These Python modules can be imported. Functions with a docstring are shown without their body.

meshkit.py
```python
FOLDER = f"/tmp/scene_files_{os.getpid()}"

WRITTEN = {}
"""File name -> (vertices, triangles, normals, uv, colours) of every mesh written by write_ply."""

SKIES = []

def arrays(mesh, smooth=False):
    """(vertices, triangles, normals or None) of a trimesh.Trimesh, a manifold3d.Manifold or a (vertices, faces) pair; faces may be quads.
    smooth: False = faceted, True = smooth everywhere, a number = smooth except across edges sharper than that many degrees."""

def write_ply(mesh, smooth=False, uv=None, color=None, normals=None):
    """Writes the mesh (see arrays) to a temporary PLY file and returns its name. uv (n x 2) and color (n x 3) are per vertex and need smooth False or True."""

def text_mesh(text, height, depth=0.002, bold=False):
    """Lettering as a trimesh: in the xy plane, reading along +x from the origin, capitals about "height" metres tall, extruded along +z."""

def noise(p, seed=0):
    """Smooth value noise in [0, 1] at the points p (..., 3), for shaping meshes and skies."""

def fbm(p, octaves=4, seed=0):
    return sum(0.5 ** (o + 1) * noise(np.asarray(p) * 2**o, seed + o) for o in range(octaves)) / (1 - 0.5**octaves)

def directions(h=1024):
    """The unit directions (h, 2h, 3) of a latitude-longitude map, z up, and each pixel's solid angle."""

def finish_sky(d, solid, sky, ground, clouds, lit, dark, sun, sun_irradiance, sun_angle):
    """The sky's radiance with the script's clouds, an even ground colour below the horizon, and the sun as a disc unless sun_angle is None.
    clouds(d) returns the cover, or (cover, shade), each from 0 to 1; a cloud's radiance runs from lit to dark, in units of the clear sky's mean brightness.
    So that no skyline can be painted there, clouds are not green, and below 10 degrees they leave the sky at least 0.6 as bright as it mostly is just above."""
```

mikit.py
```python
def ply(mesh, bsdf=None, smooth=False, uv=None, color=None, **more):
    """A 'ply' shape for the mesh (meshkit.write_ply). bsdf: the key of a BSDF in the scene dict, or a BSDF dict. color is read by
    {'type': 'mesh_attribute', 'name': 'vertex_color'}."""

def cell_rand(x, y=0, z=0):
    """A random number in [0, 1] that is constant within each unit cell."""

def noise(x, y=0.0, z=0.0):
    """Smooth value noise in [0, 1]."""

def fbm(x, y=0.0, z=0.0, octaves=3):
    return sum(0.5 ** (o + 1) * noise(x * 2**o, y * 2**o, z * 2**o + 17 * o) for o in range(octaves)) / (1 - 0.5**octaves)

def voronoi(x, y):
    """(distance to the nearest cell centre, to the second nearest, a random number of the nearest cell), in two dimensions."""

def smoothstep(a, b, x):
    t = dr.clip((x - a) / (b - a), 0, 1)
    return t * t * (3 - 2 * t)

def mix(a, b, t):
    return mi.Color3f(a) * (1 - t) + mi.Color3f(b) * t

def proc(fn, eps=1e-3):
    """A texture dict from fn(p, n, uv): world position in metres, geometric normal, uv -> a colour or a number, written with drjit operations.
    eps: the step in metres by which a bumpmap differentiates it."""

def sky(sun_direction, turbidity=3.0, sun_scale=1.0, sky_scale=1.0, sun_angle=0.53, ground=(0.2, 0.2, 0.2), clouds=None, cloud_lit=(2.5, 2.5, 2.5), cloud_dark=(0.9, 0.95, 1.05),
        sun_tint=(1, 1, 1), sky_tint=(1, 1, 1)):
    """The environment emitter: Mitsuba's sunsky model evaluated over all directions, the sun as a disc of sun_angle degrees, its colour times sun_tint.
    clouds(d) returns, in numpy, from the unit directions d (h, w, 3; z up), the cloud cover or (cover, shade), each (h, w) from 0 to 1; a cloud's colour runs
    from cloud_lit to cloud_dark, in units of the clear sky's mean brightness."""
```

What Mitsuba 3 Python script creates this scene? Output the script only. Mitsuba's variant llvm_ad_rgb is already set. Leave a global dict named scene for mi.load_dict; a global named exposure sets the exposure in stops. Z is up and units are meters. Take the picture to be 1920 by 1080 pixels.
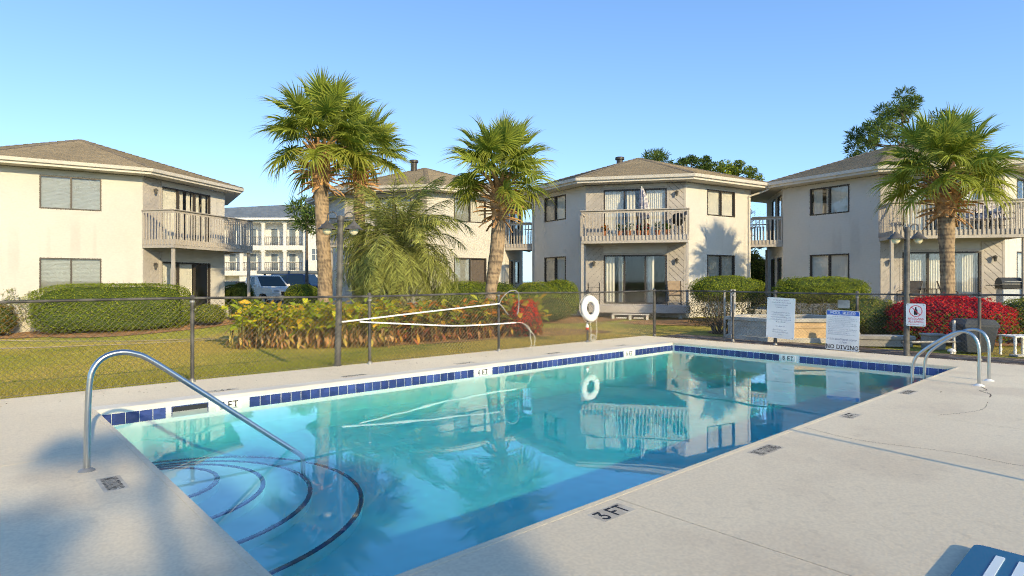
import math, random
import numpy as np, trimesh, mitsuba as mi, drjit as dr
from shapely.geometry import Polygon, box as sbox, LineString
from shapely import affinity
import meshkit, mikit
from mikit import noise, fbm, smoothstep, mix, proc, cell_rand

scene, labels = {}, {}
T = mi.ScalarTransform4f
# ------------------------------------------------------------------ camera, sky, exposure
scene['camera'] = {'type': 'perspective', 'fov': 79.96, 'fov_axis': 'x', 'near_clip': 0.05, 'far_clip': 2000.0,
                   'principal_point_offset_y': 0.01056,
                   'to_world': T().look_at(origin=[0, 0, 1.6], target=[0, 10, 1.6], up=[0, 0, 1])}
SUN = np.array([0.523, -0.785, 0.331])
scene['sky'] = mikit.sky(SUN.tolist(), turbidity=2.3, sun_scale=.80, sky_scale=1.95, sky_tint=(.70, .84, 1.10), sun_tint=(.96, 1.05, 1.08), ground=(0.25, 0.23, 0.18))
exposure = 2.22

# ------------------------------------------------------------------ helpers
PU, PV = np.array([.7414, .6711]), np.array([-.6711, .7414])      # the pool's long and short directions


def P(u, v, z=0.0):
    q = PU * u + PV * v
    return np.array([q[0], q[1], z])


def frame(o, d, n):
    """local x along d, y along n (outward), z up, origin o -> 4x4"""
    m = np.eye(4)
    m[:2, 0], m[:2, 1], m[:3, 3] = d, n, o
    return m


POOL = frame([0, 0, 0], PU, PV)


def tr(x=0, y=0, z=0):
    m = np.eye(4); m[:3, 3] = (x, y, z); return m


def rot(axis, deg):
    a = np.radians(deg); c, s = math.cos(a), math.sin(a)
    m = np.eye(4)
    i, j = {'x': (1, 2), 'y': (2, 0), 'z': (0, 1)}[axis]
    m[i, i] = m[j, j] = c; m[i, j] = -s; m[j, i] = s
    return m


def sc(x, y=None, z=None):
    m = np.eye(4); m[0, 0] = x; m[1, 1] = x if y is None else y; m[2, 2] = x if z is None else z; return m


def xf(mesh, m):
    v, f = mesh
    v = np.asarray(v, float) @ m[:3, :3].T + m[:3, 3]
    return v, (np.asarray(f)[:, ::-1] if np.linalg.det(m[:3, :3]) < 0 else f)


def join(parts):
    vs, fs, n = [], [], 0
    for v, f in parts:
        f = np.asarray(f, int)
        if f.shape[1] == 4:
            f = np.vstack([f[:, [0, 1, 2]], f[:, [0, 2, 3]]])
        vs.append(np.asarray(v, float)); fs.append(f + n); n += len(v)
    return np.vstack(vs), np.vstack(fs)


_cb = {}


def box(x0, x1, y0, y1, z0, z1, c=0.0):
    """a box, its edges chamfered by c"""
    k = (round(x1 - x0, 5), round(y1 - y0, 5), round(z1 - z0, 5), c)
    if k not in _cb:
        hx, hy, hz = k[0] / 2, k[1] / 2, k[2] / 2
        c = min(c, hx * .9, hy * .9, hz * .9)
        pts = []
        for a in (-1, 1):
            for b in (-1, 1):
                for d in (-1, 1):
                    if c > 0:
                        pts += [(a * (hx - c), b * (hy - c), d * hz), (a * (hx - c), b * hy, d * (hz - c)), (a * hx, b * (hy - c), d * (hz - c))]
                    else:
                        pts.append((a * hx, b * hy, d * hz))
        m = trimesh.Trimesh(pts).convex_hull
        _cb[k] = (np.array(m.vertices), np.array(m.faces))
    v, f = _cb[k]
    return v + [(x0 + x1) / 2, (y0 + y1) / 2, (z0 + z1) / 2], f


def tube(points, r, sides=8, caps=True):
    p = np.asarray(points, float)
    r = np.broadcast_to(np.asarray(r, float), (len(p),))
    t = np.gradient(p, axis=0); t /= np.linalg.norm(t, axis=1, keepdims=True) + 1e-12
    ref = np.array([0, 0, 1.0]) if abs(t[0][2]) < .9 else np.array([1.0, 0, 0])
    a = np.cross(t[0], ref); a /= np.linalg.norm(a)
    rows = []
    for i in range(len(p)):
        a = a - t[i] * np.dot(a, t[i]); a /= np.linalg.norm(a)
        b = np.cross(t[i], a)
        ang = np.arange(sides) * 2 * np.pi / sides
        rows.append(p[i] + r[i] * (np.cos(ang)[:, None] * a + np.sin(ang)[:, None] * b))
    v = np.vstack(rows)
    f = []
    for i in range(len(p) - 1):
        for j in range(sides):
            k = (j + 1) % sides
            f += [(i * sides + j, i * sides + k, (i + 1) * sides + k), (i * sides + j, (i + 1) * sides + k, (i + 1) * sides + j)]
    if caps:
        n = len(v); v = np.vstack([v, p[0], p[-1]])
        m = (len(p) - 1) * sides
        for j in range(sides):
            k = (j + 1) % sides
            f += [(n, k, j), (n + 1, m + j, m + k)]
    return v, np.array(f)


def lathe(prof, sides=20):
    """profile [(r, z)] about the z axis"""
    pr = np.array(prof, float); ang = np.arange(sides) * 2 * np.pi / sides
    v = np.stack([pr[:, None, 0] * np.cos(ang), pr[:, None, 0] * np.sin(ang), np.broadcast_to(pr[:, None, 1], (len(pr), sides))], -1).reshape(-1, 3)
    f = []
    for i in range(len(pr) - 1):
        for j in range(sides):
            k = (j + 1) % sides
            f += [(i * sides + j, i * sides + k, (i + 1) * sides + k), (i * sides + j, (i + 1) * sides + k, (i + 1) * sides + j)]
    return v, np.array(f)


def prism(poly, z0, z1):
    """shapely polygon (holes allowed) extruded from z0 to z1"""
    out = []
    for g in getattr(poly, 'geoms', [poly]):
        if g.area < 1e-7:
            continue
        m = trimesh.creation.extrude_polygon(g, z1 - z0, engine='earcut')
        out.append((np.array(m.vertices) + [0, 0, z0], np.array(m.faces)))
    return join(out)


UP2 = np.array([[1, 0, 0, 0], [0, 0, -1, 0], [0, 1, 0, 0], [0, 0, 0, 1.0]])   # xy drawing -> xz plane, its front towards -y
OUT = np.array([[1, 0, 0, 0], [0, 0, 1, 0], [0, 1, 0, 0], [0, 0, 0, 1.0]])    # xy drawing (x right seen from the left-handed side) -> x, z with thickness to +y


def smoothpath(pts, n=6):
    """Catmull-Rom through the points"""
    p = np.array(pts, float); q = np.vstack([2 * p[0] - p[1], p, 2 * p[-1] - p[-2]]); out = []
    for i in range(1, len(q) - 2):
        for t in np.arange(n) / n:
            out.append(.5 * ((2 * q[i]) + (-q[i - 1] + q[i + 1]) * t + (2 * q[i - 1] - 5 * q[i] + 4 * q[i + 1] - q[i + 2]) * t * t + (-q[i - 1] + 3 * q[i] - 3 * q[i + 1] + q[i + 2]) * t ** 3))
    out.append(p[-1])
    return np.array(out)


_used = set()


def key_for(name):
    k, n = name, 0
    while k in _used:
        n += 1; k = f'{name}_{n:03d}'
    _used.add(k)
    return k


def add(name, mesh, bsdf, m=None, smooth=False, parent=None, color=None, **more):
    k = key_for((parent + '__' if parent else '') + name)
    if isinstance(mesh, dict):
        d = dict(mesh)
    else:
        d = mikit.ply(mesh, bsdf, smooth, None, color, **more)
    if m is not None:
        d['to_world'] = T(np.asarray(m, float))
    scene[k] = d
    return k


def thing(name, label, cat, group=None):
    k = key_for(name)
    return tag(k, label, cat, group)


def tag(k, label=None, cat=None, group=None, kind=None):
    d = labels.setdefault(k, {})
    for a, b in (('label', label), ('category', cat), ('group', group), ('kind', kind)):
        if b:
            d[a] = b
    return k


def part(parent, name):
    return key_for(parent + '__' + name)


def struct(name, mesh, bsdf, m=None, label=None, **kw):
    k = add(name, mesh, bsdf, m, **kw)
    return tag(k, label, None, None, 'structure')


# ------------------------------------------------------------------ materials
def rgb(c): return {'type': 'rgb', 'value': list(c)}


def mat(name, color, rough=.6, bump=None, scale=1.0, metallic=0.0, spec=.4, two=True, **more):
    b = {'type': 'principled', 'base_color': color if isinstance(color, dict) else rgb(color), 'roughness': rough, 'metallic': metallic, 'specular': spec, **more}
    if bump is not None:
        b = {'type': 'bumpmap', 'arbitrary': bump, 'scale': scale, 'bsdf': b}
    scene[name] = {'type': 'twosided', 'bsdf': b} if two else b
    return name


def cproc(a, b, freq, lo=.35, hi=.65, octaves=3, fine=0.0, ff=40.0):
    def fn(p, n, uv):
        t = smoothstep(lo, hi, fbm(p.x * freq, p.y * freq, p.z * freq, octaves))
        c = mix(a, b, t)
        if fine:
            c = c * (1 - fine + 2 * fine * noise(p.x * ff, p.y * ff, p.z * ff))
        return c
    return proc(fn)


def stucco(a, b):
    def fn(p, n, uv):
        t = smoothstep(.3, .7, fbm(p.x * .7, p.y * .7, p.z * .5, 3))
        streak = smoothstep(.55, .8, noise(p.x * 5, p.y * 5, p.z * .35)) * smoothstep(.4, .7, noise(p.x * .8, p.y * .8, p.z * .6))
        c = mix(a, b, t)
        c = c * (1 - .09 * streak)
        return c * (.96 + .08 * noise(p.x * 22, p.y * 22, p.z * 22))
    return proc(fn)


def fineb(f1, f2=0.0):
    def fn(p, n, uv):
        h = noise(p.x * f1, p.y * f1, p.z * f1)
        return h + (.5 * noise(p.x * f2, p.y * f2, p.z * f2) if f2 else 0)
    return proc(fn, eps=.002)


mat('m_wall', stucco((.63, .60, .55), (.595, .565, .515)), .85, fineb(55, 120), .0045)
mat('m_wood', cproc((.48, .435, .39), (.42, .38, .34), 1.3, fine=.06, ff=18), .65)
mat('m_fascia', cproc((.66, .61, .54), (.60, .56, .50), 1.1, fine=.03), .6)
mat('m_soffit', (.45, .42, .37), .7)
mat('m_bronze', (.055, .045, .038), .45)
mat('m_frame_light', (.50, .46, .40), .5)
mat('m_curtain', cproc((.62, .60, .53), (.56, .55, .49), 2.0), .8)
mat('m_blind', cproc((.30, .31, .28), (.27, .28, .26), 1.0), .7)
mat('m_interior', (.16, .13, .11), .8)
scene['m_glass'] = {'type': 'thindielectric', 'int_ior': 1.5, 'ext_ior': 1.0}


def roof_color(p, n, uv):
    row = p.z / .04
    shade = cell_rand(dr.floor((p.x + p.y) * 3.3 + cell_rand(dr.floor(row)) * 3), dr.floor((p.x - p.y) * 1.2), dr.floor(row))
    c = mix((.275, .22, .145), (.20, .165, .115), shade)
    c = c * (.88 + .24 * noise(p.x * .8, p.y * .8, p.z * .8))
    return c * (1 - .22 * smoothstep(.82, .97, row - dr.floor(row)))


mat('m_roof', proc(roof_color), .9, fineb(25, 60), .012)
mat('m_ridge', cproc((.20, .165, .12), (.165, .135, .10), 4.0), .9)


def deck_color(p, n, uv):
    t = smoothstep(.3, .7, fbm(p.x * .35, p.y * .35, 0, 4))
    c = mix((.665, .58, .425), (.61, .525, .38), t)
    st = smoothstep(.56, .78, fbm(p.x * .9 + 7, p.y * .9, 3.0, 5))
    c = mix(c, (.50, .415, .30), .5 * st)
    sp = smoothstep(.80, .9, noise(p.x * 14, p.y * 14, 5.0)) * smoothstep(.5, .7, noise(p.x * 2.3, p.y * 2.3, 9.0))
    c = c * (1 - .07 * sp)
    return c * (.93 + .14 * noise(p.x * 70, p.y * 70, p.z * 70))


def deck_bump(p, n, uv):
    a = smoothstep(.45, .75, noise(p.x * 75, p.y * 75, 1.0))
    return a + .6 * noise(p.x * 160, p.y * 160, 2.0)


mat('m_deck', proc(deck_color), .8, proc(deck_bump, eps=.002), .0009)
mat('m_coping', cproc((.68, .63, .52), (.60, .555, .465), 1.2, fine=.04, ff=30), .6, fineb(50), .001)
mat('m_joint', (.15, .12, .09), .9)


def plaster_color(p, n, uv):
    t = smoothstep(.3, .7, fbm(p.x * .6, p.y * .6, p.z * .6, 4))
    c = mix((.54, .70, .69), (.48, .655, .65), t)
    return c * (.95 + .1 * noise(p.x * 9, p.y * 9, p.z * 9))


mat('m_plaster', proc(plaster_color), .8)
for i, c in enumerate([(.026, .042, .145), (.034, .055, .175), (.020, .032, .115)]):
    mat(f'm_tile_{i}', cproc(c, tuple(x * 1.5 for x in c), 9.0, fine=.15, ff=60), .18, spec=.5)
mat('m_tile_white', (.80, .78, .70), .25)
mat('m_grout', (.62, .62, .58), .8)
mat('m_ink', (.02, .02, .02), .6)
mat('m_wornink', cproc((.05, .045, .035), (.22, .19, .15), 60.0, .55, .75), .8)
mat('m_decktile', cproc((.50, .45, .36), (.42, .37, .29), 12), .7)
scene['water_absorb'] = {'type': 'homogeneous', 'albedo': rgb((0., 0., 0.)), 'sigma_t': rgb((.74, .12, .10))}
scene['m_water'] = {'type': 'thindielectric', 'int_ior': 1.2, 'ext_ior': 1.0}
mat('m_steel', (.60, .59, .56), .26, metallic=1.0, bump=proc(lambda p, n, uv: noise(p.x * 8, p.y * 8, p.z * 8) + .2 * noise(p.x * 60, p.y * 60, p.z * 60), eps=.002), scale=.0015)
mat('m_galv', cproc((.34, .33, .31), (.22, .21, .19), 8, fine=.1), .45, metallic=.35)
mat('m_wire', (.15, .142, .125), .45, metallic=.3)
mat('m_darkpost', cproc((.045, .042, .038), (.11, .10, .088), 6, fine=.15, ff=50), .5)
mat('m_lamp', cproc((.075, .07, .062), (.13, .12, .105), 7, fine=.1), .5)
mat('m_globe', (.75, .66, .42), .35)
mat('m_white', (.80, .79, .75), .45)
mat('m_ring', cproc((.84, .82, .77), (.76, .74, .69), 3), .5)
mat('m_rope', cproc((.66, .62, .52), (.5, .47, .40), 30), .9)
mat('m_red', (.62, .05, .03), .4)
mat('m_signwhite', cproc((.76, .78, .78), (.68, .70, .71), 2), .35)
mat('m_signblue', (.03, .10, .45), .35)
mat('m_signtext', (.16, .19, .27), .6)
mat('m_signred', (.62, .06, .09), .5)
mat('m_stone', cproc((.52, .49, .42), (.42, .39, .335), 2.5, fine=.08), .85, fineb(30, 90), .004)
mat('m_stone_sunlit', cproc((.62, .44, .24), (.55, .385, .21), 2.5, fine=.08), .85, fineb(30, 90), .004)
mat('m_bin', cproc((.045, .052, .06), (.06, .068, .076), 3), .5)
mat('m_bench', cproc((.37, .35, .31), (.29, .275, .25), 2.5, fine=.08), .85)
mat('m_blue', (.010, .105, .21), .4, spec=.4)
mat('m_redwood', (.24, .10, .05), .7)
mat('m_terracotta', (.45, .18, .09), .8)
mat('m_black', (.02, .02, .021), .4)
mat('m_chair', (.20, .12, .08), .6)
mat('m_silver', (.55, .56, .56), .4, metallic=.3)
mat('m_fabric', cproc((.30, .28, .33), (.62, .58, .55), 9, .45, .55), .9)
mat('m_carwhite', (.74, .72, .68), .25, clearcoat=.8)
mat('m_carblue', (.025, .05, .12), .25, clearcoat=.8)
mat('m_rubber', (.02, .02, .02), .8)
mat('m_paneblue', (.16, .19, .22), .15, spec=.6)
mat('m_carglass', (.03, .05, .05), .08, spec=.6)
mat('m_farwall', (.72, .70, .66), .8)
mat('m_farroof', cproc((.16, .19, .22), (.13, .155, .18), 1.0), .8)
mat('m_asphalt', cproc((.06, .06, .06), (.045, .045, .046), 1.0, fine=.15), .9)


def bark_color(p, n, uv):
    ring = noise(p.x * 1.5, p.y * 1.5, p.z * 16)
    fib = noise(p.x * 26, p.y * 26, p.z * 5)
    cross = noise((p.x + p.y) * 14 + p.z * 9, (p.x - p.y) * 14, p.z * 9)
    c = mix((.40, .285, .175), (.17, .125, .085), smoothstep(.36, .68, ring * .4 + fib * .3 + cross * .3))
    return c * (.85 + .3 * noise(p.x * 3, p.y * 3, p.z * 1.3))


mat('m_palmtrunk', proc(bark_color), .9, proc(lambda p, n, uv: noise(p.x * 2, p.y * 2, p.z * 18) + .5 * noise(p.x * 30, p.y * 30, p.z * 8), eps=.004), .02)
mat('m_boot', cproc((.60, .34, .15), (.36, .20, .095), 7, fine=.2, ff=30), .85)
mat('m_bark', cproc((.16, .125, .095), (.10, .08, .06), 6, fine=.2), .95)
scene['m_leaf'] = {'type': 'principledthin', 'base_color': {'type': 'mesh_attribute', 'name': 'vertex_color'}, 'roughness': .5, 'diff_trans': .7, 'eta': 1.4}
scene['m_core'] = {'type': 'twosided', 'bsdf': {'type': 'principled', 'base_color': {'type': 'mesh_attribute', 'name': 'vertex_color'}, 'roughness': .8, 'specular': .2}}


def lawn_color(p, n, uv):
    a = smoothstep(.30, .66, fbm(p.x * .22, p.y * .22, 1.0, 4))
    c = mix((.29, .28, .04), (.44, .33, .075), a)
    b = smoothstep(.5, .72, fbm(p.x * .5 + 11, p.y * .5, 4.0, 3))
    c = mix(c, (.40, .285, .085), .6 * b)
    g = smoothstep(.58, .75, fbm(p.x * .3 + 31, p.y * .3, 7.0, 3))
    c = mix(c, (.17, .215, .03), .7 * g)
    return c * (.62 + .76 * noise(p.x * 26, p.y * 26, 3.0) * (.6 + .8 * noise(p.x * 6, p.y * 6, 8.0)))


mat('m_lawn', proc(lawn_color), .95, proc(lambda p, n, uv: noise(p.x * 24, p.y * 24, 0) + noise(p.x * 60, p.y * 60, 1), eps=.006), .03)
mat('m_straw', cproc((.38, .21, .095), (.20, .115, .055), 8, .35, .65, fine=.35, ff=30), .95, fineb(22, 50), .03)
mat('m_soil', cproc((.12, .09, .07), (.24, .19, .15), 7, .4, .7, fine=.35, ff=36), .95, fineb(26, 60), .03)
mat('m_dirt', cproc((.42, .33, .18), (.34, .27, .14), 3, fine=.15, ff=30), .95)
mat('m_slat', (.62, .70, .72), .4)
# ------------------------------------------------------------------ ground
def ground(x, y):
    """height of the lawn: a shallow swale behind the pool fence, building pads a little higher"""
    x, y = np.asarray(x, float), np.asarray(y, float)
    u, v = x * PU[0] + y * PU[1], x * PV[0] + y * PV[1]
    dv = np.clip((v - 10.9) / 4.5, 0, 1); dv = dv * dv * (3 - 2 * dv)
    back = np.clip((y - (21.0 - .03 * x)) / 4.5, 0, 1); back = back * back * (3 - 2 * back)
    side = np.clip((14.5 - u) / 5.0, 0, 1)
    z = -.03 - .34 * dv * (1 - back) * side + .10 * back
    return z + .05 * (meshkit.fbm(np.stack([x * .35, y * .35, x * 0], -1), 3) - .5)


def g(x, y): return float(ground(x, y))


DU0, DU1, DV0, DV1 = -9.0, 15.15, -7.0, 10.86
PU0, PU1, PV0, PV1 = 1.27, 13.95, 2.90, 9.10
us = np.unique(np.concatenate([[-700, -300, -120, -60, -40, -30, -24, -19, -15], np.arange(-12, 34, .5), [DU0 + .06, DU1 - .06], [36, 40, 46, 55, 70, 100, 160, 300, 700]]).round(3))
vs = np.unique(np.concatenate([[-700, -300, -120, -60, -40, -25, -15, -10], np.arange(-9, 36, .5), [DV0 + .06, DV1 - .06], [38, 42, 48, 56, 70, 100, 160, 300, 700]]).round(3))
gu, gv = np.meshgrid(us, vs, indexing='ij')
gx, gy = gu * PU[0] + gv * PV[0], gu * PU[1] + gv * PV[1]
gz = ground(gx, gy)
cu, cv = (us[1:] + us[:-1]) / 2, (vs[1:] + vs[:-1]) / 2
fs = []
for i in range(len(us) - 1):
    for j in range(len(vs) - 1):
        if DU0 + .06 < cu[i] < DU1 - .06 and DV0 + .06 < cv[j] < DV1 - .06:
            continue
        a, b, c, d = i * len(vs) + j, (i + 1) * len(vs) + j, (i + 1) * len(vs) + j + 1, i * len(vs) + j + 1
        fs += [(a, b, c), (a, c, d)]
struct('lawn', (np.stack([gx, gy, gz], -1).reshape(-1, 3), np.array(fs)), 'm_lawn', smooth=True, label='patchy olive and straw coloured lawn between the pool fence and the buildings')


def ground_patch(poly, lift, step=.35):
    """a sheet that follows the lawn over a shapely polygon given in world x, y"""
    x0, y0, x1, y1 = poly.bounds
    pts, tris = [], []
    xs, ys = np.arange(x0, x1 + step, step), np.arange(y0, y1 + step, step)
    for i in range(len(xs) - 1):
        for j in range(len(ys) - 1):
            cell = sbox(xs[i], ys[j], xs[i + 1], ys[j + 1]).intersection(poly)
            for q in getattr(cell, 'geoms', [cell]):
                if q.geom_type != 'Polygon' or q.area < 1e-5:
                    continue
                ring = np.array(q.exterior.coords)[:-1]
                if Polygon(ring).exterior.is_ccw is False:
                    ring = ring[::-1]
                n = len(pts); pts += [tuple(r) for r in ring]
                tris += [(n, n + k, n + k + 1) for k in range(1, len(ring) - 1)]
    p = np.array(pts)
    return np.column_stack([p, ground(p[:, 0], p[:, 1]) + lift]), np.array(tris)


def blobpoly(cx, cy, rx, ry, ang=0, seed=0, n=40):
    a = np.arange(n) * 2 * np.pi / n
    r = .82 + .36 * meshkit.noise(np.stack([np.cos(a) * 1.6 + 5, np.sin(a) * 1.6 + 5, a * 0 + seed], -1), seed)
    q = Polygon(np.stack([np.cos(a) * rx * r, np.sin(a) * ry * r], -1))
    return affinity.translate(affinity.rotate(q, ang, origin=(0, 0)), cx, cy)


# pool deck: slab with the pool's hole, its outer edges rounded
CO = .30                                                              # coping width
LIP = .06
deck = sbox(DU0, DV0, DU1, DV1).difference(sbox(PU0 - LIP, PV0 - LIP, PU1 + LIP, PV1 + CO))
# saw cuts and expansion joints are real gaps in the slab
cuts = []
for u in (-3.4, 4.9, 8.3, 11.6):
    cuts.append(sbox(u - .004, PV1 + CO, u + .004, DV1))
for u in (-5.6, -1.2, 3.6, 8.55, 12.35):
    cuts.append(sbox(u - .004, DV0, u + .004, PV0 - LIP))
cuts.append(sbox(DU0, 6.9, PU0 - LIP, 6.908))
cuts.append(sbox(DU0, 1.5, PU0 - LIP, 1.508))
for c in cuts:
    deck = deck.difference(c)
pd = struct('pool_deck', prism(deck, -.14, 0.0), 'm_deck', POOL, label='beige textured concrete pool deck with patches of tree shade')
add('joint_filler', prism(sbox(DU0, DV0, DU1, DV1).difference(sbox(PU0 - LIP - .02, PV0 - LIP - .02, PU1 + LIP + .02, PV1 + CO + .02)), -.10, -.012), 'm_joint', POOL, parent=pd)
# a crack by the ladder
crk = smoothpath([(11.55, 2.1), (11.25, 1.98), (11.12, 2.04), (10.9, 1.88), (10.6, 1.83)], 8)
add('crack', prism(LineString(crk).buffer(.009), .0005, .0016), 'm_joint', POOL, parent=pd)

for pts in ([(6.9, 2.84), (6.7, 2.2), (6.95, 1.5), (6.8, .9), (7.1, .2)], [(.1, 4.6), (-.7, 4.75), (-1.4, 4.5), (-2.3, 4.7)], [(8.7, 2.0), (9.4, 1.7), (10.2, 1.8)]):
    add('crack', prism(LineString(smoothpath([(a + rr_, b + rr_ * .6) for (a, b), rr_ in zip(pts, (0, .05, -.04, .06, 0))], 10)).buffer(.0028), .0003, .0010), 'm_joint', POOL, parent=pd)

# swimming pool: plaster basin, coping, waterline tiles, curved steps
FL0, FL1, WATER = -.62, -.86, -.14


def floor_z(u): return FL0 + (FL1 - FL0) * float(np.clip((u - 4) / 8.0, 0, 1))


nu, nv = 60, 36
uu = np.linspace(PU0, PU1, nu + 1); vv = np.linspace(PV0, PV1, nv + 1)
R = .16
V, F = [], []
for a in uu:
    for b in vv:
        e = min(a - PU0, PU1 - a, b - PV0, PV1 - b)
        z = floor_z(a) + R * (1 - math.sqrt(max(0, 1 - max(0, (R - e) / R) ** 2)))
        V.append((a, b, z))
for i in range(nu):
    for j in range(nv):
        q = i * (nv + 1) + j
        F += [(q, q + nv + 1, q + nv + 2), (q, q + nv + 2, q + 1)]
basin = [(np.array(V), np.array(F))]
rim = [(PU0, PV0), (PU1, PV0), (PU1, PV1), (PU0, PV1)]
for k in range(4):
    (a0, b0), (a1, b1) = rim[k], rim[(k + 1) % 4]
    n = 40
    t = np.linspace(0, 1, n + 1)
    top = np.stack([a0 + (a1 - a0) * t, b0 + (b1 - b0) * t, t * 0 - .05], -1)
    bot = top.copy(); bot[:, 2] = [floor_z(q[0]) + R for q in top]
    v = np.vstack([top, bot]); f = []
    for i in range(n):
        f += [(i, i + 1, n + 2 + i), (i, n + 2 + i, n + 1 + i)]
    basin.append((v, np.array(f)))
pool = struct('swimming_pool', join(basin), 'm_plaster', POOL, smooth=40, label='rectangular swimming pool with pale plaster and blue waterline tiles')
prof = [(0, -.066), (0, -.034), (.006, -.016), (.018, -.003), (.034, .002), (.06, .003), (CO - .02, .003), (CO - .004, .002), (CO, -.004)]
lw = LIP / CO
loops = [[(PU0 - o * lw, PV0 - o * lw, z), (PU1 + o * lw, PV0 - o * lw, z), (PU1 + o * lw, PV1 + o, z), (PU0 - o * lw, PV1 + o, z)] for o, z in prof]
V = np.array(loops).reshape(-1, 3); F = []
for i in range(len(prof) - 1):
    for j in range(4):
        k = (j + 1) % 4
        F += [(i * 4 + j, i * 4 + k, (i + 1) * 4 + k), (i * 4 + j, (i + 1) * 4 + k, (i + 1) * 4 + j)]
F = np.array(F)[:, ::-1]
leftside = np.repeat(np.tile(np.array([0, 0, 1, 0]), len(prof) - 1), 2).astype(bool)
add('coping', (V, F[leftside]), 'm_coping', POOL, smooth=35, parent=pool)
add('coping', (V, F[~leftside]), 'm_deck', POOL, smooth=35, parent=pool)
rng = random.Random(3)
tile_d = [mikit.ply(box(-.0735, .0735, -.004, .004, -.0735, .0735, .004), f'm_tile_{i}', False) for i in range(3)]
marker_d = mikit.ply(box(-.173, .173, -.0045, .0045, -.0735, .0735, .004), 'm_tile_white', False)


def put_tile(o, d, n, tilt):
    m = frame(o, d, n) @ rot('z', tilt)
    add('tile', rng.choice(tile_d), None, m, parent=pool)


def text(s, h, m, bsdf, parent, name='lettering', depth=.0012, center=True, bold=True, squeeze=1.0):
    t = meshkit.text_mesh(s, h, depth, bold)
    v = np.array(t.vertices) * [squeeze, 1, 1]
    if center:
        v[:, 0] -= (v[:, 0].min() + v[:, 0].max()) / 2
    return add(name, (v, np.array(t.faces)), bsdf, m, parent=parent)


def facing(o, d, n):
    """drawing plane xy -> right along d (2-D), up z, out along n (2-D)"""
    m = np.eye(4); m[:3, 0] = [d[0], d[1], 0]; m[:3, 1] = [0, 0, 1]; m[:3, 2] = [n[0], n[1], 0]; m[:3, 3] = o
    return m


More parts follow.
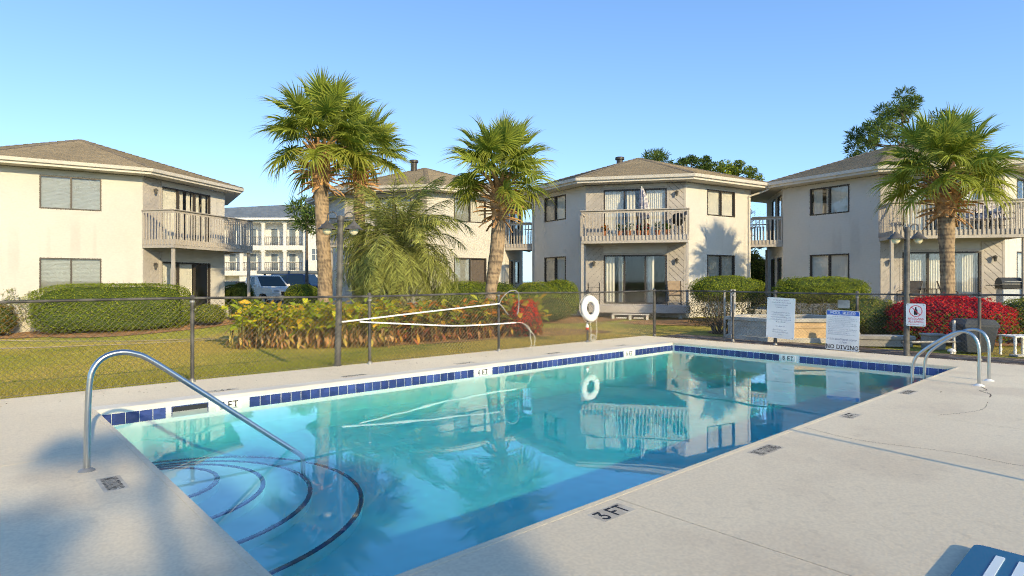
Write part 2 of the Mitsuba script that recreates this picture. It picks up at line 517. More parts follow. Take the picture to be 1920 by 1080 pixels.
TZ = -.141
markers_left = {2.83: '3 FT', 7.47: '4 FT', 12.08: '5 FT'}
SK0, SK1 = 2.10, 2.56
u = PU0 + .075
k = 0
while u < PU1:
    near = [m for m in markers_left if abs(u - m) < .25]
    if not near and not (SK0 - .06 < u < SK1 + .06):
        put_tile(P(u, PV1 - .003, TZ), PU, -PV, rng.uniform(-.5, .5))
    u += .1535
for m, s in markers_left.items():
    mk = add('depth_marker', marker_d, None, frame(P(m, PV1 - .004, TZ), PU, -PV), parent=pool)
    text(s, .088, facing(P(m, PV1 - .0095, TZ - .036), PU, -PV), 'm_ink', mk)
v = PV0 + .075
while v < PV1:
    if abs(v - 6.07) > .25:
        put_tile(P(PU1 - .003, v, TZ), PV, -PU, rng.uniform(-.5, .5))
    v += .1535
mk = add('depth_marker', marker_d, None, frame(P(PU1 - .004, 6.07, TZ), PV, -PU), parent=pool)
text('5 FT', .088, facing(P(PU1 - .0095, 6.07, TZ - .036), -PV, -PU), 'm_ink', mk)
k = add('grout', join([box(PU0, PU1, PV1 - .0025, PV1 + .03, -.216, -.066), box(PU1 - .0025, PU1 + .03, PV0, PV1, -.216, -.066)]), 'm_grout', POOL, parent=pool)
k = add('tile_band', join([box(PU0, PU1, PV0 - .02, PV0 + .004, -.216, -.066), box(PU0 - .02, PU0 + .004, PV0 + .005, PV1 - .005, -.216, -.066)]), 'm_tile_0', POOL, parent=pool)
sk = add('skimmer', join([box(SK0, SK1, PV1 - .006, PV1 + .0, -.078, -.066), box(SK0, SK0 + .012, PV1 - .006, PV1, -.2, -.078), box(SK1 - .012, SK1, PV1 - .006, PV1, -.2, -.078)]), 'm_tile_2', POOL, parent=pool)
add('opening', box(SK0 + .012, SK1 - .012, PV1 - .005, PV1 + .0, -.14, -.079), 'm_black', POOL, parent=sk)  # flat black plate paints the shaded mouth; no recess is modelled
# steps
SC = (PU0, 6.3)
step_r, step_z = [1.88, 1.40, .97, .57], [-.52, -.43, -.34, -.255]
for q, (r, z) in enumerate(zip(step_r, step_z)):
    a = np.radians(np.linspace(-90, 90, 121))
    ring = [(SC[0] + r * math.cos(t), SC[1] + r * math.sin(t)) for t in a]
    st = add('step', prism(Polygon(ring), -.9, z), 'm_plaster', POOL, smooth=30, parent=pool)
    n = int(round(math.pi * r / .152)); da = 180.0 / n
    half = r * math.radians(da) / 2 - .0018
    d = mikit.ply(box(-.021, .021, -half, half, -.012, .004, .003), 'm_tile_2', False)
    for i in range(n):
        t = math.radians(-90 + (i + .5) * da)
        m = POOL @ tr(SC[0] + (r - .013) * math.cos(t), SC[1] + (r - .013) * math.sin(t), z + .003) @ rot('z', math.degrees(t))
        add('nosing_tile', d, None, m, parent=st)
# water: gently rippled sheet
wu, wv = np.meshgrid(np.linspace(PU0 - .01, PU1 + .01, 170), np.linspace(PV0 - .01, PV1 + .01, 90), indexing='ij')
wz = WATER + .0010 * (meshkit.noise(np.stack([wu * 1.3, wv * 2.1, wu * 0], -1), 5) - .5) + .0005 * (meshkit.noise(np.stack([wu * 3.7, wv * 4.9, wu * 0], -1), 9) - .5)
F = []
for i in range(169):
    for j in range(89):
        q = i * 90 + j
        F += [(q, q + 90, q + 91), (q, q + 91, q + 1)]
struct('pool_water', (np.stack([wu, wv, wz], -1).reshape(-1, 3), np.array(F)), 'm_water', POOL, smooth=True, interior={'type': 'ref', 'id': 'water_absorb'}, label='still turquoise pool water mirroring the balconies')


# deck depth markers, flush tiles lettered
def deck_marker(u, v, right, up, s, h=.115, w=.46, ink='m_wornink', tile_h=.17):
    m = np.eye(4); m[:3, 0] = right; m[:3, 1] = up; m[:3, 2] = [0, 0, 1]; m[:3, 3] = P(u, v, .0015)
    mk = add('depth_marker', box(-w / 2, w / 2, -tile_h / 2, tile_h / 2, -.02, .0, .002), 'm_decktile', m, parent=pd)
    t = meshkit.text_mesh(s, h, .0008, True)
    text(s, h, m @ tr(0, -h / 2, .0002), ink, mk, depth=.0008, squeeze=min(1.0, (w - .06) / (t.bounds[1][0] - t.bounds[0][0])))


R3, U3 = np.append(PU, 0), np.append(PV, 0)
deck_marker(3.36, 2.68, R3, U3, '3 FT', .125, .34, 'm_ink', .17)
deck_marker(5.70, 2.69, R3, U3, 'NO DIVING', .12, .46)
deck_marker(7.90, 2.70, R3, U3, '4 FT', .125, .34)
deck_marker(10.2, 2.71, R3, U3, 'NO DIVING', .10, .42)
deck_marker(1.02 - .12, 5.72, -U3, R3, 'NO DIVING', .11, .42)
for u, s in ((2.88, '3 FT'), (5.0, 'NO DIVING'), (7.39, '4 FT'), (9.9, 'NO DIVING'), (12.38, '5 FT')):
    deck_marker(u, 9.55, -R3, -U3, s, .09, .45)

# ground beyond the deck
struct('mulch_bed', ground_patch(affinity.affine_transform(sbox(DU1 + .0, -2.0, 16.6, 10.6), [PU[0], PV[0], PU[1], PV[1], 0, 0]), .014), 'm_soil', smooth=True)
for i, q in enumerate([blobpoly(10.5, 18.2, 4.2, 2.2, -20, 3), blobpoly(-17.6, 22.6, 2.6, 1.3, 30, 4), blobpoly(-13.4, 23.6, 3.6, 1.1, 31, 5), blobpoly(1.4, 25.6, 3.0, 2.2, -40, 6),
                       blobpoly(-2.2, 20.3, 5.6, 1.9, -4, 7), blobpoly(8.5, 24.0, 4.2, 1.6, 10, 8), blobpoly(-21.5, 20.6, 2.5, 1.3, 20, 9)]):
    struct('pine_straw', ground_patch(q, .022), 'm_straw', smooth=True)
for line, w in (([(-24, 17.2), (-17, 17.6), (-13, 18.9), (-10, 21.0), (-8, 22.4)], .16), ([(-24, 22.6), (-17.5, 20.6), (-13, 20.4), (-10.5, 21.3)], .13), ([(.8, 23.4), (4, 23.0), (8, 22.2)], .10)):
    struct('worn_track', ground_patch(LineString(smoothpath(line, 6)).buffer(w), .011), 'm_dirt', smooth=True)
struct('parking_lot', ground_patch(Polygon([(-60, 33.5), (-8.5, 33.5), (-8.5, 62), (-60, 62)]), .05, 4.0), 'm_asphalt')

# grass blades over the lawn nearest the pool
nr = np.random.default_rng(11)
N = 150000
bu = nr.uniform(-4, 15, N); bv = 10.88 + 11.5 * nr.random(N) ** 1.5
bx, by = bu * PU[0] + bv * PV[0], bu * PU[1] + bv * PV[1]
bz = ground(bx, by)
ang = nr.uniform(0, 2 * np.pi, N); hgt = nr.uniform(.02, .065, N); wid = nr.uniform(.004, .009, N) * (1 + .04 * by)
lean = nr.normal(0, .022, (N, 2))
base = np.stack([bx, by, bz - .003], -1)
side = np.stack([np.cos(ang), np.sin(ang), ang * 0], -1) * wid[:, None] / 2
tip = base + np.stack([lean[:, 0], lean[:, 1], hgt], -1)
V = np.stack([base - side, base + side, tip], 1).reshape(-1, 3)
tn = np.clip((meshkit.fbm(np.stack([bx * .22, by * .22, bx * 0 + 1], -1), 4) - .30) / .36, 0, 1)[:, None]
col = (np.array([.33, .33, .045]) * (1 - tn) + np.array([.52, .39, .10]) * tn) * nr.uniform(.55, 1.45, (N, 1))
k = add('lawn_grass', (V, np.arange(N * 3).reshape(-1, 3)), 'm_leaf', color=np.repeat(col, 3, 0))
tag(k, 'short mown grass with dry straw coloured patches behind the pool fence', 'grass', kind='stuff')


# ------------------------------------------------------------------ chain link fence
def chain_link(L, h, p=.043, r=.0025):
    """woven wire over 0..L, 0..h in the xz plane"""
    n, rows = int(L / p), int(h / p)
    V, F = [], []
    ca = np.array([(math.cos(t), math.sin(t)) for t in np.radians([90, 210, 330])])
    for i in range(n):
        z = np.arange(rows + 1) * p
        odd = (np.arange(rows + 1) + i) % 2
        x = i * p + odd * p
        y = np.where(odd == 0, -.003, .003)
        pts = np.stack([x, y, z], -1)
        ring = pts[:, None, :] + np.stack([np.zeros(3), ca[:, 0] * r, ca[:, 1] * r], -1)[None] + np.stack([ca[:, 0] * r * .7, np.zeros(3), np.zeros(3)], -1)[None] * np.where(odd == 0, 1, 1)[:, None, None]
        b = len(V) * 3 * (rows + 1)
        V.append(ring.reshape(-1, 3))
        for j in range(rows):
            for a in range(3):
                c = (a + 1) % 3
                q = b + j * 3
                F += [(q + a, q + c, q + 3 + c), (q + a, q + 3 + c, q + 3 + a)]
    return np.vstack(V), np.array(F)


def fence(label, o, d, n, L, posts, h=1.35, thick=()):
    f = thing('chain_link_fence', label, 'fence')
    M = frame(o, d, n)
    ch = add('wire_mesh', chain_link(L, h - .06), 'm_wire', M @ tr(0, 0, .04), parent=f)
    tag(ch, kind='stuff')
    add('top_rail', tube([(x, 0.03 + .004 * math.sin(x * 1.7), h - .02 + .012 * math.sin(x * .9)) for x in np.linspace(0, L, 40)], .021, 10), 'm_darkpost', M, True, parent=f)
    add('bottom_wire', tube([(x, .002, .05) for x in (0, L)], .003, 5), 'm_wire', M, parent=f)
    pm = {r: mikit.ply(join([lathe([(0, -.3), (r, -.3), (r, h + .0), (r * 1.25, h), (r * 1.25, h + .012), (r * .8, h + .035), (0, h + .045)], 12)]), 'm_darkpost', 40) for r in (.03, .042)}
    foot = mikit.ply(lathe([(.0, .0), (.052, .0), (.05, .02), (.036, .05), (.036, .06)], 12), 'm_galv', 40)
    band = mikit.ply(lathe([(.0, 0), (.041, 0), (.041, .03), (0, .03)], 12), 'm_galv', 40)
    for i, x in enumerate(posts):
        r = .042 if i in thick else .03
        p = add('post', pm[r], None, M @ tr(x, .0, 0) @ rot('y', rng.uniform(-.5, .5)), parent=f)
        add('foot', foot, None, M @ tr(x, 0, -.005), parent=p)
        for zz in ((h - .12, h - .06) if i % 2 == 0 else (h - .08,)):
            add('clamp', band, None, M @ tr(x, 0, zz), parent=p)
    return f


NV = -PV
fence('chain link fence with dark top rail along the far left side of the pool', P(-6.4, 10.70, 0), PU, NV, 21.85, [x + 6.4 for x in (-6.4, -3.5, -.4, 2.77, 5.94, 9.27, 12.40, 15.44)], thick=(7,))
fence('chain link fence with rule signs hung on it beyond the deep end', P(15.45, 10.66, 0), -PV, -PU, 12.8, [10.66 - x for x in (8.2, 7.05, 5.13, 2.84, .4, -2.1)], thick=(1,))

# ------------------------------------------------------------------ rails
def bent(pts, n=5): return smoothpath(pts, n)


hr = thing('pool_handrail', 'bent steel handrail descending into the pool steps at lower left', 'handrail')
pts = [(.80, 0, -.02), (.805, 0, .40), (.82, 0, .74), (.855, 0, .875), (.93, 0, .955), (1.04, 0, .985), (1.15, 0, .965), (1.28, 0, .895), (1.65, 0, .60), (2.0, 0, .315), (2.35, 0, .03), (2.60, 0, -.17), (2.665, 0, -.225), (2.685, 0, -.27), (2.69, 0, -.36), (2.69, 0, -.53)]
add('rail', tube(smoothpath(pts, 6), .0245, 16), 'm_steel', POOL @ tr(0, 6.25, 0), True, parent=hr)
esc = mikit.ply(lathe([(.024, .022), (.045, .012), (.062, .001), (.064, -.004)], 20), 'm_galv', 40)
add('flange', esc, None, POOL @ tr(.80, 6.25, .005), parent=hr)
ld = thing('pool_ladder', 'pair of curved steel ladder rails at the deep end corner', 'ladder')
lp = [(2.15, -.02), (2.145, .30), (2.15, .58), (2.20, .74), (2.30, .815), (2.42, .81), (2.56, .735), (2.78, .57), (2.94, .42), (3.01, .30), (3.035, .15), (3.04, -.10), (3.04, -.55)]
for uq in (11.66, 12.36):
    r = add('rail', tube(smoothpath([(uq, a, b) for a, b in lp], 6), .0245, 16), 'm_steel', POOL, True, parent=ld)
    add('flange', mikit.ply(lathe([(.024, .03), (.05, .014), (.075, .004), (.078, -.002)], 20), 'm_white', 40), None, POOL @ tr(uq, 2.15, .002), parent=r)
for z in (-.28, -.50):
    add('tread', box(11.68, 12.34, 3.01, 3.08, z - .015, z + .015, .006), 'm_white', POOL, parent=ld)

# ------------------------------------------------------------------ things on the fence
def on_left(u, z, out=.0): return P(u, 10.70 - out, z)


pole = thing('rescue_pole', 'long white pole with a looped body hook hung on the left fence', 'rescue pole')
add('shaft', tube([P(5.32, 10.62, .85), P(7.3, 10.60, .985), P(9.22, 10.62, 1.10)], .0165, 10), 'm_white', smooth=True, parent=pole)
hook = smoothpath([P(9.22, 10.62, 1.10), P(9.30, 10.60, 1.24), P(9.45, 10.56, 1.37), P(9.60, 10.52, 1.40), P(9.70, 10.50, 1.33), P(9.72, 10.50, 1.12), P(9.71, 10.51, .92), P(9.68, 10.52, .84)], 6)
add('body_hook', tube(hook, .014, 8), 'm_galv', smooth=True, parent=pole)
hook2 = smoothpath([P(9.22, 10.62, 1.10), P(9.27, 10.56, 1.02), P(9.33, 10.53, .92), P(9.40, 10.51, .84)], 6)
add('body_hook', tube(hook2, .014, 8), 'm_galv', smooth=True, parent=pole)
pole2 = thing('brush_pole', 'sagging white pole ending in a bowed wire leaf hoop on the left fence', 'pole')
add('shaft', tube(smoothpath([P(5.68, 10.61, .835), P(6.69, 10.61, .75), P(7.89, 10.61, .655), P(8.8, 10.61, .635), P(9.72, 10.61, .64)], 5), .0165, 10), 'm_white', smooth=True, parent=pole2)
for sgn in (1, -1):
    add('hoop', tube(smoothpath([P(9.72, 10.61, .64), P(9.92, 10.60, .625), P(10.08, 10.55 + .03 * sgn, .50), P(10.16 + .07 * sgn, 10.5, .30), P(10.14 + .05 * sgn, 10.46, .12), P(10.03 + .06 * sgn, 10.42, .005)], 6), .009, 6), 'm_rope', smooth=True, parent=pole2)
ring = thing('life_ring', 'white ring buoy hung on the fence post near the far corner', 'life ring')
th = np.linspace(0, 2 * np.pi, 41)
tor = tube([(.255 * math.cos(t), 0, .255 * math.sin(t)) for t in th], .092, 14, caps=False)
tor = (tor[0] * [1, .72, 1], tor[1])
RM = frame(P(12.37, 10.58, .90), PU, NV) @ rot('x', 4)
add('float', tor, 'm_ring', RM, True, parent=ring)
for t in (.6, 2.2, 3.75, 5.35):
    c, s = math.cos(t), math.sin(t)
    bandp = [((.255 + .096 * math.cos(q)) * c, .072 * math.sin(q), (.255 + .096 * math.cos(q)) * s) for q in np.linspace(0, 2 * np.pi, 17)]
    add('strap', tube(bandp, .014, 6, False), 'm_white', RM, True, parent=ring)
cord = [(.37 * math.cos(t), -.01 - .05 * abs(math.sin(2 * (t - .6))), .37 * math.sin(t)) for t in np.linspace(0, 2 * np.pi, 49)]
add('grab_rope', tube(cord, .007, 6), 'm_rope', RM, True, parent=ring)
rp = thing('throw_rope', 'coiled white throw rope hanging below the ring buoy', 'rope')
add('line', tube(smoothpath([P(12.40, 10.60, .55), P(12.42, 10.60, .3), P(12.40, 10.58, .12), P(12.48, 10.56, .03), P(12.58, 10.55, .12), P(12.62, 10.57, .4), P(12.60, 10.60, .75)], 8), .009, 6), 'm_rope', smooth=True, parent=rp)
coil = [P(12.44 + .075 * math.cos(t) + .01 * math.sin(3 * t), 10.54 + .01 * t * .3, .115 + .09 * math.sin(t)) for t in np.linspace(0, 6 * np.pi, 80)]
add('coil', tube(coil, .009, 6), 'm_rope', smooth=True, parent=rp)
fl = thing('rope_float', 'small red and white float at the foot of the ring buoy', 'float')
FM = tr(*P(12.27, 10.60, .40))
add('lower_half', lathe([(0, -.06), (.03, -.055), (.045, -.02), (.048, 0)], 16), 'm_red', FM, 40, parent=fl)
add('upper_half', lathe([(.048, 0), (.045, .03), (.03, .07), (.012, .11), (0, .11)], 16), 'm_white', FM, 40, parent=fl)

# signs on the right fence, facing the pool
FACE_R, FACE_N = -PV, -PU          # to the right as seen from the pool, outward


def sign_board(name, label, u, v0, v1, z0, z1, tilt, bsdf='m_signwhite', r=.03):
    w, h = abs(v1 - v0), z1 - z0
    k = thing(name, label, 'sign')
    M = facing(P(u, (v0 + v1) / 2, (z0 + z1) / 2), FACE_R, FACE_N) @ rot('z', tilt)
    pl = sbox(-w / 2 + r, -h / 2 + r, w / 2 - r, h / 2 - r).buffer(r, 6)
    add('board', prism(pl, 0, .006), bsdf, M, parent=k)
    for sx in (-1, 1):
        for sy in (-1, 1):
            add('bolt', xf(lathe([(.012, 0), (.010, .004), (0, .005)], 8), tr(sx * (w / 2 - .035), sy * (h / 2 - .03), .006)), 'm_galv', M, 40, parent=k)
    return k, M, w, h


def print_lines(k, M, rows, bsdf='m_signtext', seed=1):
    """unreadable small print: short dashes where the words are. rows: (y, x0, x1, height)"""
    r2 = random.Random(seed); out = []
    for y, x0, x1, hh in rows:
        x = x0
        while x < x1 - .012:
            w = min(r2.uniform(.018, .06), x1 - x)
            xx = x
            while xx < x + w - .004:
                ww = r2.uniform(.004, .010)
                yy = r2.uniform(0, hh * .3)
                out.append(box(xx, xx + ww, y + (yy if r2.random() < .3 else 0), y + hh - r2.uniform(0, hh * .35), .0062, .0070)); xx += ww + .003
            x += w + .012
    tag(add('small_print', join(out), bsdf, M, parent=k), kind='stuff')


k, M, w, h = sign_board('notice_sign', 'tilted white notice board of small print on the fence behind the deep end', 15.385, 7.24, 6.53, .17, 1.20, -2.2)
rows = [(.44, -.20, .22), (.38, -.23, .25), (.32, -.16, .17), (.26, -.13, .14), (.13, -.23, .24), (.07, -.25, .25), (.01, -.25, .26), (-.05, -.27, .27), (-.11, -.12, .13), (-.22, -.12, .12), (-.31, -.19, .18), (-.37, -.20, .22), (-.43, -.04, .05)]
print_lines(k, M, [(y, a, b, .024) for y, a, b in rows])
k, M, w, h = sign_board('pool_rules_sign', 'blue headed POOL RULES board leaning low on the fence', 15.385, 5.79, 5.06, -.01, .93, -1.5)
add('header', prism(sbox(-w / 2 + .012, h / 2 - .115, w / 2 - .012, h / 2 - .012), .0062, .0068), 'm_signblue', M, parent=k)
text('POOL RULES', .066, M @ tr(0, h / 2 - .096, .0070), 'm_signwhite', k)
print_lines(k, M, [(h / 2 - .16 - .042 * i, -w / 2 + .05, (w / 2 - .05) * (1 if i % 3 else .55), .020) for i in range(11)], seed=4)
text('POOL MAXIMUM DEPTH', .040, M @ tr(0, -h / 2 + .235, .0063), 'm_signtext', k)
text('5 FEET', .040, M @ tr(.03, -h / 2 + .165, .0063), 'm_signtext', k)
text('NO DIVING', .095, M @ tr(0, -h / 2 + .03, .0063), 'm_ink', k)
sign_board('blank_plate', 'small pale blank plate above the POOL RULES board', 15.39, 5.53, 5.27, .985, 1.175, 0, 'm_galv', .012)
k, M, w, h = sign_board('no_glass_sign', 'white sign with a crossed out bottle beside the right lamp post', 15.36, 4.12, 3.75, .64, 1.13, 0)
cy = .085
an = np.linspace(0, 2 * np.pi, 49)
ringp = Polygon([(.125 * math.cos(t), cy + .125 * math.sin(t)) for t in an], [[(.108 * math.cos(t), cy + .108 * math.sin(t)) for t in an]])
add('prohibition_ring', prism(ringp, .0062, .0070), 'm_signred', M, parent=k)
bot = Polygon([(-.032, -.085), (.032, -.085), (.034, -.08), (.034, .015), (.014, .045), (.013, .085), (-.013, .085), (-.014, .045), (-.034, .015), (-.034, -.08)])
add('bottle_symbol', prism(affinity.translate(bot, 0, cy), .0062, .0068), 'm_ink', M, parent=k)
add('slash', prism(affinity.translate(affinity.rotate(sbox(-.115, -.008, .115, .008), -45, origin=(0, 0)), 0, cy), .0070, .0076), 'm_signred', M, parent=k)
text('NO GLASS', .042, M @ tr(0, -.105, .0063), 'm_signred', k)
text('ALLOWED', .042, M @ tr(0, -.165, .0063), 'm_signred', k)
print_lines(k, M, [(-.215, -.12, .12, .016)], 'm_signred', 6)


# ------------------------------------------------------------------ lamp posts
def lamp_post(label, x, y, lean, h=2.78, head=.255):
    k = thing('lamp_post', label, 'lamp post')
    M = tr(x, y, -.02) @ rot('y', lean)
    add('pole', lathe([(0, 0), (.075, 0), (.075, .03), (.062, .06), (.060, .5), (.056, h), (.066, h), (.07, h + .05), (.06, h + .10), (0, h + .115)], 16), 'm_lamp', M, 40, parent=k)
    for s in (-1, 1):
        arm = add('arm', tube(smoothpath([(s * .05, 0, h - .02), (s * .09, 0, h + .13), (s * .17, 0, h + .175), (s * .24, 0, h + .13), (s * head, 0, h + .05), (s * head, 0, h - .02)], 5), .012, 8), 'm_lamp', M, True, parent=k)
        S = M @ tr(s * head, 0, h - .15)
        sh = add('shade', lathe([(0, .155), (.03, .15), (.045, .12), (.07, .095), (.105, .07), (.125, .035), (.175, .0), (.178, -.008), (.165, -.008), (.11, .025), (0, .06)], 20), 'm_lamp', S, 40, parent=k)
        add('globe', lathe([(0, -.115), (.04, -.105), (.075, -.07), (.088, -.02), (.085, .02), (0, .03)], 18), 'm_globe', S, 40, parent=sh)
    return k


lamp_post('dark twin headed lamp post at the left fence in front of the palms', -3.33, 11.66, 1.2)
lamp_post('dark twin headed lamp post at the right fence beside the no glass sign', 8.67, 13.42, .3, 2.72, .245)
k = thing('umbrella_stand_pole', 'plain dark pole out of view placed for its shadow on the right deck', 'pole')  # unseen pole of unknown kind, placed and sized for the deck shadow line
add('pole', lathe([(0, 0), (.022, 0), (.022, 2.0), (0, 2.01)], 12), 'm_darkpost', tr(5.69, 2.59, .02), 40, parent=k)
add('base', lathe([(0, 0), (.2, 0), (.2, .04), (.04, .07), (.03, .25), (0, .25)], 20), 'm_darkpost', tr(5.69, 2.59, 0), 40, parent=k)

# ------------------------------------------------------------------ blue lounge at the lower right
k = thing('pool_lounger', 'low blue plastic lounger with pale stripes cut off by the lower right corner', 'sun lounger')
LA, LB = np.array([-.735, -.678]), np.array([.678, -.735])
LM = frame([2.76, 3.64, 0], LA, LB)
body = sbox(.05, .05, 1.85, .63).buffer(.05, 6)
add('bed', prism(body, .020, .042), 'm_blue', LM, parent=k)
skirt = sbox(.05, .05, 1.85, .63).buffer(.045, 6).difference(sbox(.08, .08, 1.82, .60).buffer(.03, 6))
add('rim', prism(skirt, .003, .0195), 'm_blue', LM, parent=k)
for i in range(5):
    add('slat', prism(sbox(.13, .125 + i * .102, 1.75, .155 + i * .102).buffer(.006), .0425, .047), 'm_slat', LM, parent=k)
for a in (.18, 1.72):
    for b in (.10, .58):
        add('foot', box(a - .03, a + .03, b - .025, b + .025, 0, .0195, .003), 'm_blue', LM, parent=k)
# ------------------------------------------------------------------ octagonal apartment buildings
ANG = [math.radians(-13.4 + 45 * k) for k in range(8)]
INWARD = np.array([[1, 0, 0, 0], [0, 0, -1, 0], [0, 1, 0, 0], [0, 0, 0, 1.0]])      # (x, z) drawing extruded away from the viewer
EAVE, WALLTOP = 6.10, 5.88


def flat(poly, y0, y1):
    """(x, z) polygon as a plate between y0 (outside) and y1 (inside), local face coordinates"""
    v, f = prism(poly, -y0, -y1)
    return xf((v, f), INWARD)


def vblind(w, h, pitch=.085, depth=.016):
    n = max(2, int(w / pitch)) * 2
    x = np.linspace(0, w, n + 1); y = np.where(np.arange(n + 1) % 2 == 0, -depth, depth)
    V = np.vstack([np.stack([x, y, x * 0], -1), np.stack([x, y, x * 0 + h], -1)])
    F = []
    for i in range(n):
        F += [(i, i + 1, n + 2 + i), (i, n + 2 + i, n + 1 + i)]
    return V, np.array(F)


def hblind(w, h, pitch=.05, depth=.010):
    n = max(2, int(h / pitch)) * 2
    z = np.linspace(0, h, n + 1); y = np.where(np.arange(n + 1) % 2 == 0, -depth, depth)
    V = np.vstack([np.stack([z * 0, y, z], -1), np.stack([z * 0 + w, y, z], -1)])
    F = []
    for i in range(n):
        F += [(i, n + 1 + i, n + 2 + i), (i, n + 2 + i, i + 1)]
    return V, np.array(F)


def window(b, M, x0, x1, z0, z1, panes=2, cover='vv', fw=.05, frame_m='m_bronze', name='window', depth=.09):
    """cover: one letter per pane: v vertical blind, h horizontal blind, n none, p partly drawn curtain"""
    ring = sbox(x0, z0, x1, z1).difference(sbox(x0 + fw, z0 + fw, x1 - fw, z1 - fw))
    wdt = (x1 - x0) / panes
    for i in range(1, panes):
        ring = ring.union(sbox(x0 + wdt * i - fw * .55, z0 + fw * .5, x0 + wdt * i + fw * .55, z1 - fw * .5))
    k = add(name, flat(ring, .014, -depth), frame_m, M, parent=b)
    for i in range(panes):
        a0, a1 = x0 + wdt * i + fw * .5, x0 + wdt * (i + 1) - fw * .5
        yy = -.035 - .022 * (i % 2)
        add('pane', ([(a0, yy, z0 + fw * .8), (a1, yy, z0 + fw * .8), (a1, yy, z1 - fw * .8), (a0, yy, z1 - fw * .8)], [[0, 1, 2, 3]]), 'm_glass', M, parent=k)
        c = cover[i % len(cover)]
        if c == 'n':
            continue
        H, W = z1 - z0 - .02, a1 - a0 + .03
        if c == 'v':
            add('blind', vblind(W, H), 'm_curtain', M @ tr(a0 - .015, -.13, z0 + .01), parent=k)
        elif c == 'h':
            add('blind', hblind(W, H), 'm_blind', M @ tr(a0 - .015, -.12, z0 + .01), parent=k)
        elif c == 'd':
            add('blind', hblind(W, H), 'm_interior', M @ tr(a0 - .015, -.12, z0 + .01), parent=k)
        elif c == 'p':
            add('curtain', vblind(W * .48, H, .12, .035), 'm_curtain', M @ tr(a0 + .01, -.20, z0 + .03), parent=k)
            add('curtain', vblind(W * .22, H, .12, .035), 'm_curtain', M @ tr(a0 + W * .70, -.20, z0 + .03), parent=k)
        elif c == 'l':
            add('curtain', vblind(W * .38, H, .13, .035), 'm_curtain', M @ tr(a0 + .01, -.20, z0 + .03), parent=k)
    return k


def planks(b, M, x0, x1, z0, z1, direction, width=.20):
    region = sbox(x0, z0, x1, z1)
    bk = add('siding_panel', flat(region, .006, .001), 'm_gap_shade', M, parent=b)  # near-black sheet paints the shade seen in the gaps between boards
    diag = width * math.sqrt(2)
    c = z0 - (x1 - x0)
    while c < z1 + (x1 - x0) + diag:
        L = 10
        if direction > 0:      # boards fall to the right
            q = Polygon([(x0 - L, c + L), (x0 + L, c - L), (x0 + L, c - L + diag - .022), (x0 - L, c + L + diag - .022)])
        else:
            q = Polygon([(x1 + L, c + L), (x1 - L, c - L), (x1 - L, c - L + diag - .010), (x1 + L, c + L + diag - .010)])
        q = q.intersection(region)
        if q.area > .004 and q.geom_type == 'Polygon':
            add('plank', flat(q, .024, .0065), 'm_wood', M, parent=bk)
        c += diag


mat('m_gap_shade', (.07, .06, .05), .9)
_bal = {}


def balcony(b, M, x0, x1, y0, y1, zf, zb, zr, left=True, right=True, front=True, posts=((0, 1), (1, 1)), zg=0.0, ov=.06, back=False):
    """floor slab with rim board (zb..), balusters and a broad top rail at zr; local face coordinates, y outward"""
    k = add('balcony', box(x0 + .03, x1 - .03, y0 + .005, y1 - .03, zf - .12, zf, .004), 'm_wood', M, parent=b)
    rims = [box(x0 - .02, x1 + .02, y1 - .03, y1 + .01, zb, zf + .02, .006)]
    if left:
        rims.append(box(x0 - .02, x0 + .02, y0 + .004, y1 - .033, zb, zf + .02, .006))
    if right:
        rims.append(box(x1 - .02, x1 + .02, y0 + .004, y1 - .033, zb, zf + .02, .006))
    add('rim_board', join(rims), 'm_wood', M, parent=k)
    jo = [box(x, x + .04, y0 + .006, y1 - .034, zb + .08, zf - .124) for x in np.arange(x0 + .3, x1 - .2, .41)]
    add('joists', join(jo), 'm_wood', M, parent=k)
    h = zr - .13 - (zb + .13)
    if h not in _bal:
        _bal[h] = mikit.ply(box(-.021, .021, -.019, .019, 0, h, .004), 'm_wood', False)
    def run(a, c, dx, dy):
        n = int(round(np.hypot(c[0] - a[0], c[1] - a[1]) / .150))
        for i in range(n + 1):
            t = i / n
            add('baluster', _bal[h], None, M @ tr(a[0] + (c[0] - a[0]) * t + dx, a[1] + (c[1] - a[1]) * t + dy, zb + .13) @ rot('y', rng.uniform(-.5, .5)), parent=k)
    if front:
        run((x0 + .03, y1), (x1 - .03, y1), 0, .031)
        add('rail', join([box(x0 - ov, x1 + ov, y1 - .07, y1 + .085, zr - .04, zr, .008), box(x0 - .02, x1 + .02, y1 - .028, y1 + .010, zr - .14, zr - .042, .005)]), 'm_wood', M, parent=k)
    for on, x, s in ((left, x0, -1), (right, x1, 1)):
        if on:
            run((x, y0 + .08), (x, y1 - .12), s * .041, 0)
            add('rail', join([box(x - .07, x + .07, y0 + .004, y1 - .073, zr - .04, zr - .002, .008), box(x - .018, x + .018, y0 + .004, y1 - .031, zr - .14, zr - .042, .005)]), 'm_wood', M, parent=k)
    if back:
        run((x0 + .05, y0 + .1), (x1 - .05, y0 + .1), 0, 0)
        add('rail', box(x0, x1, y0 + .03, y0 + .16, zr - .04, zr, .008), 'm_wood', M, parent=k)
    for px, py in posts:
        x = x0 + .02 + (x1 - x0 - .04) * px; y = y0 + (y1 - y0) * py - .09
        add('post', box(x - .055, x + .055, y - .055, y + .055, zg, zb - .003, .008), 'm_wood', M, parent=k)
    return k


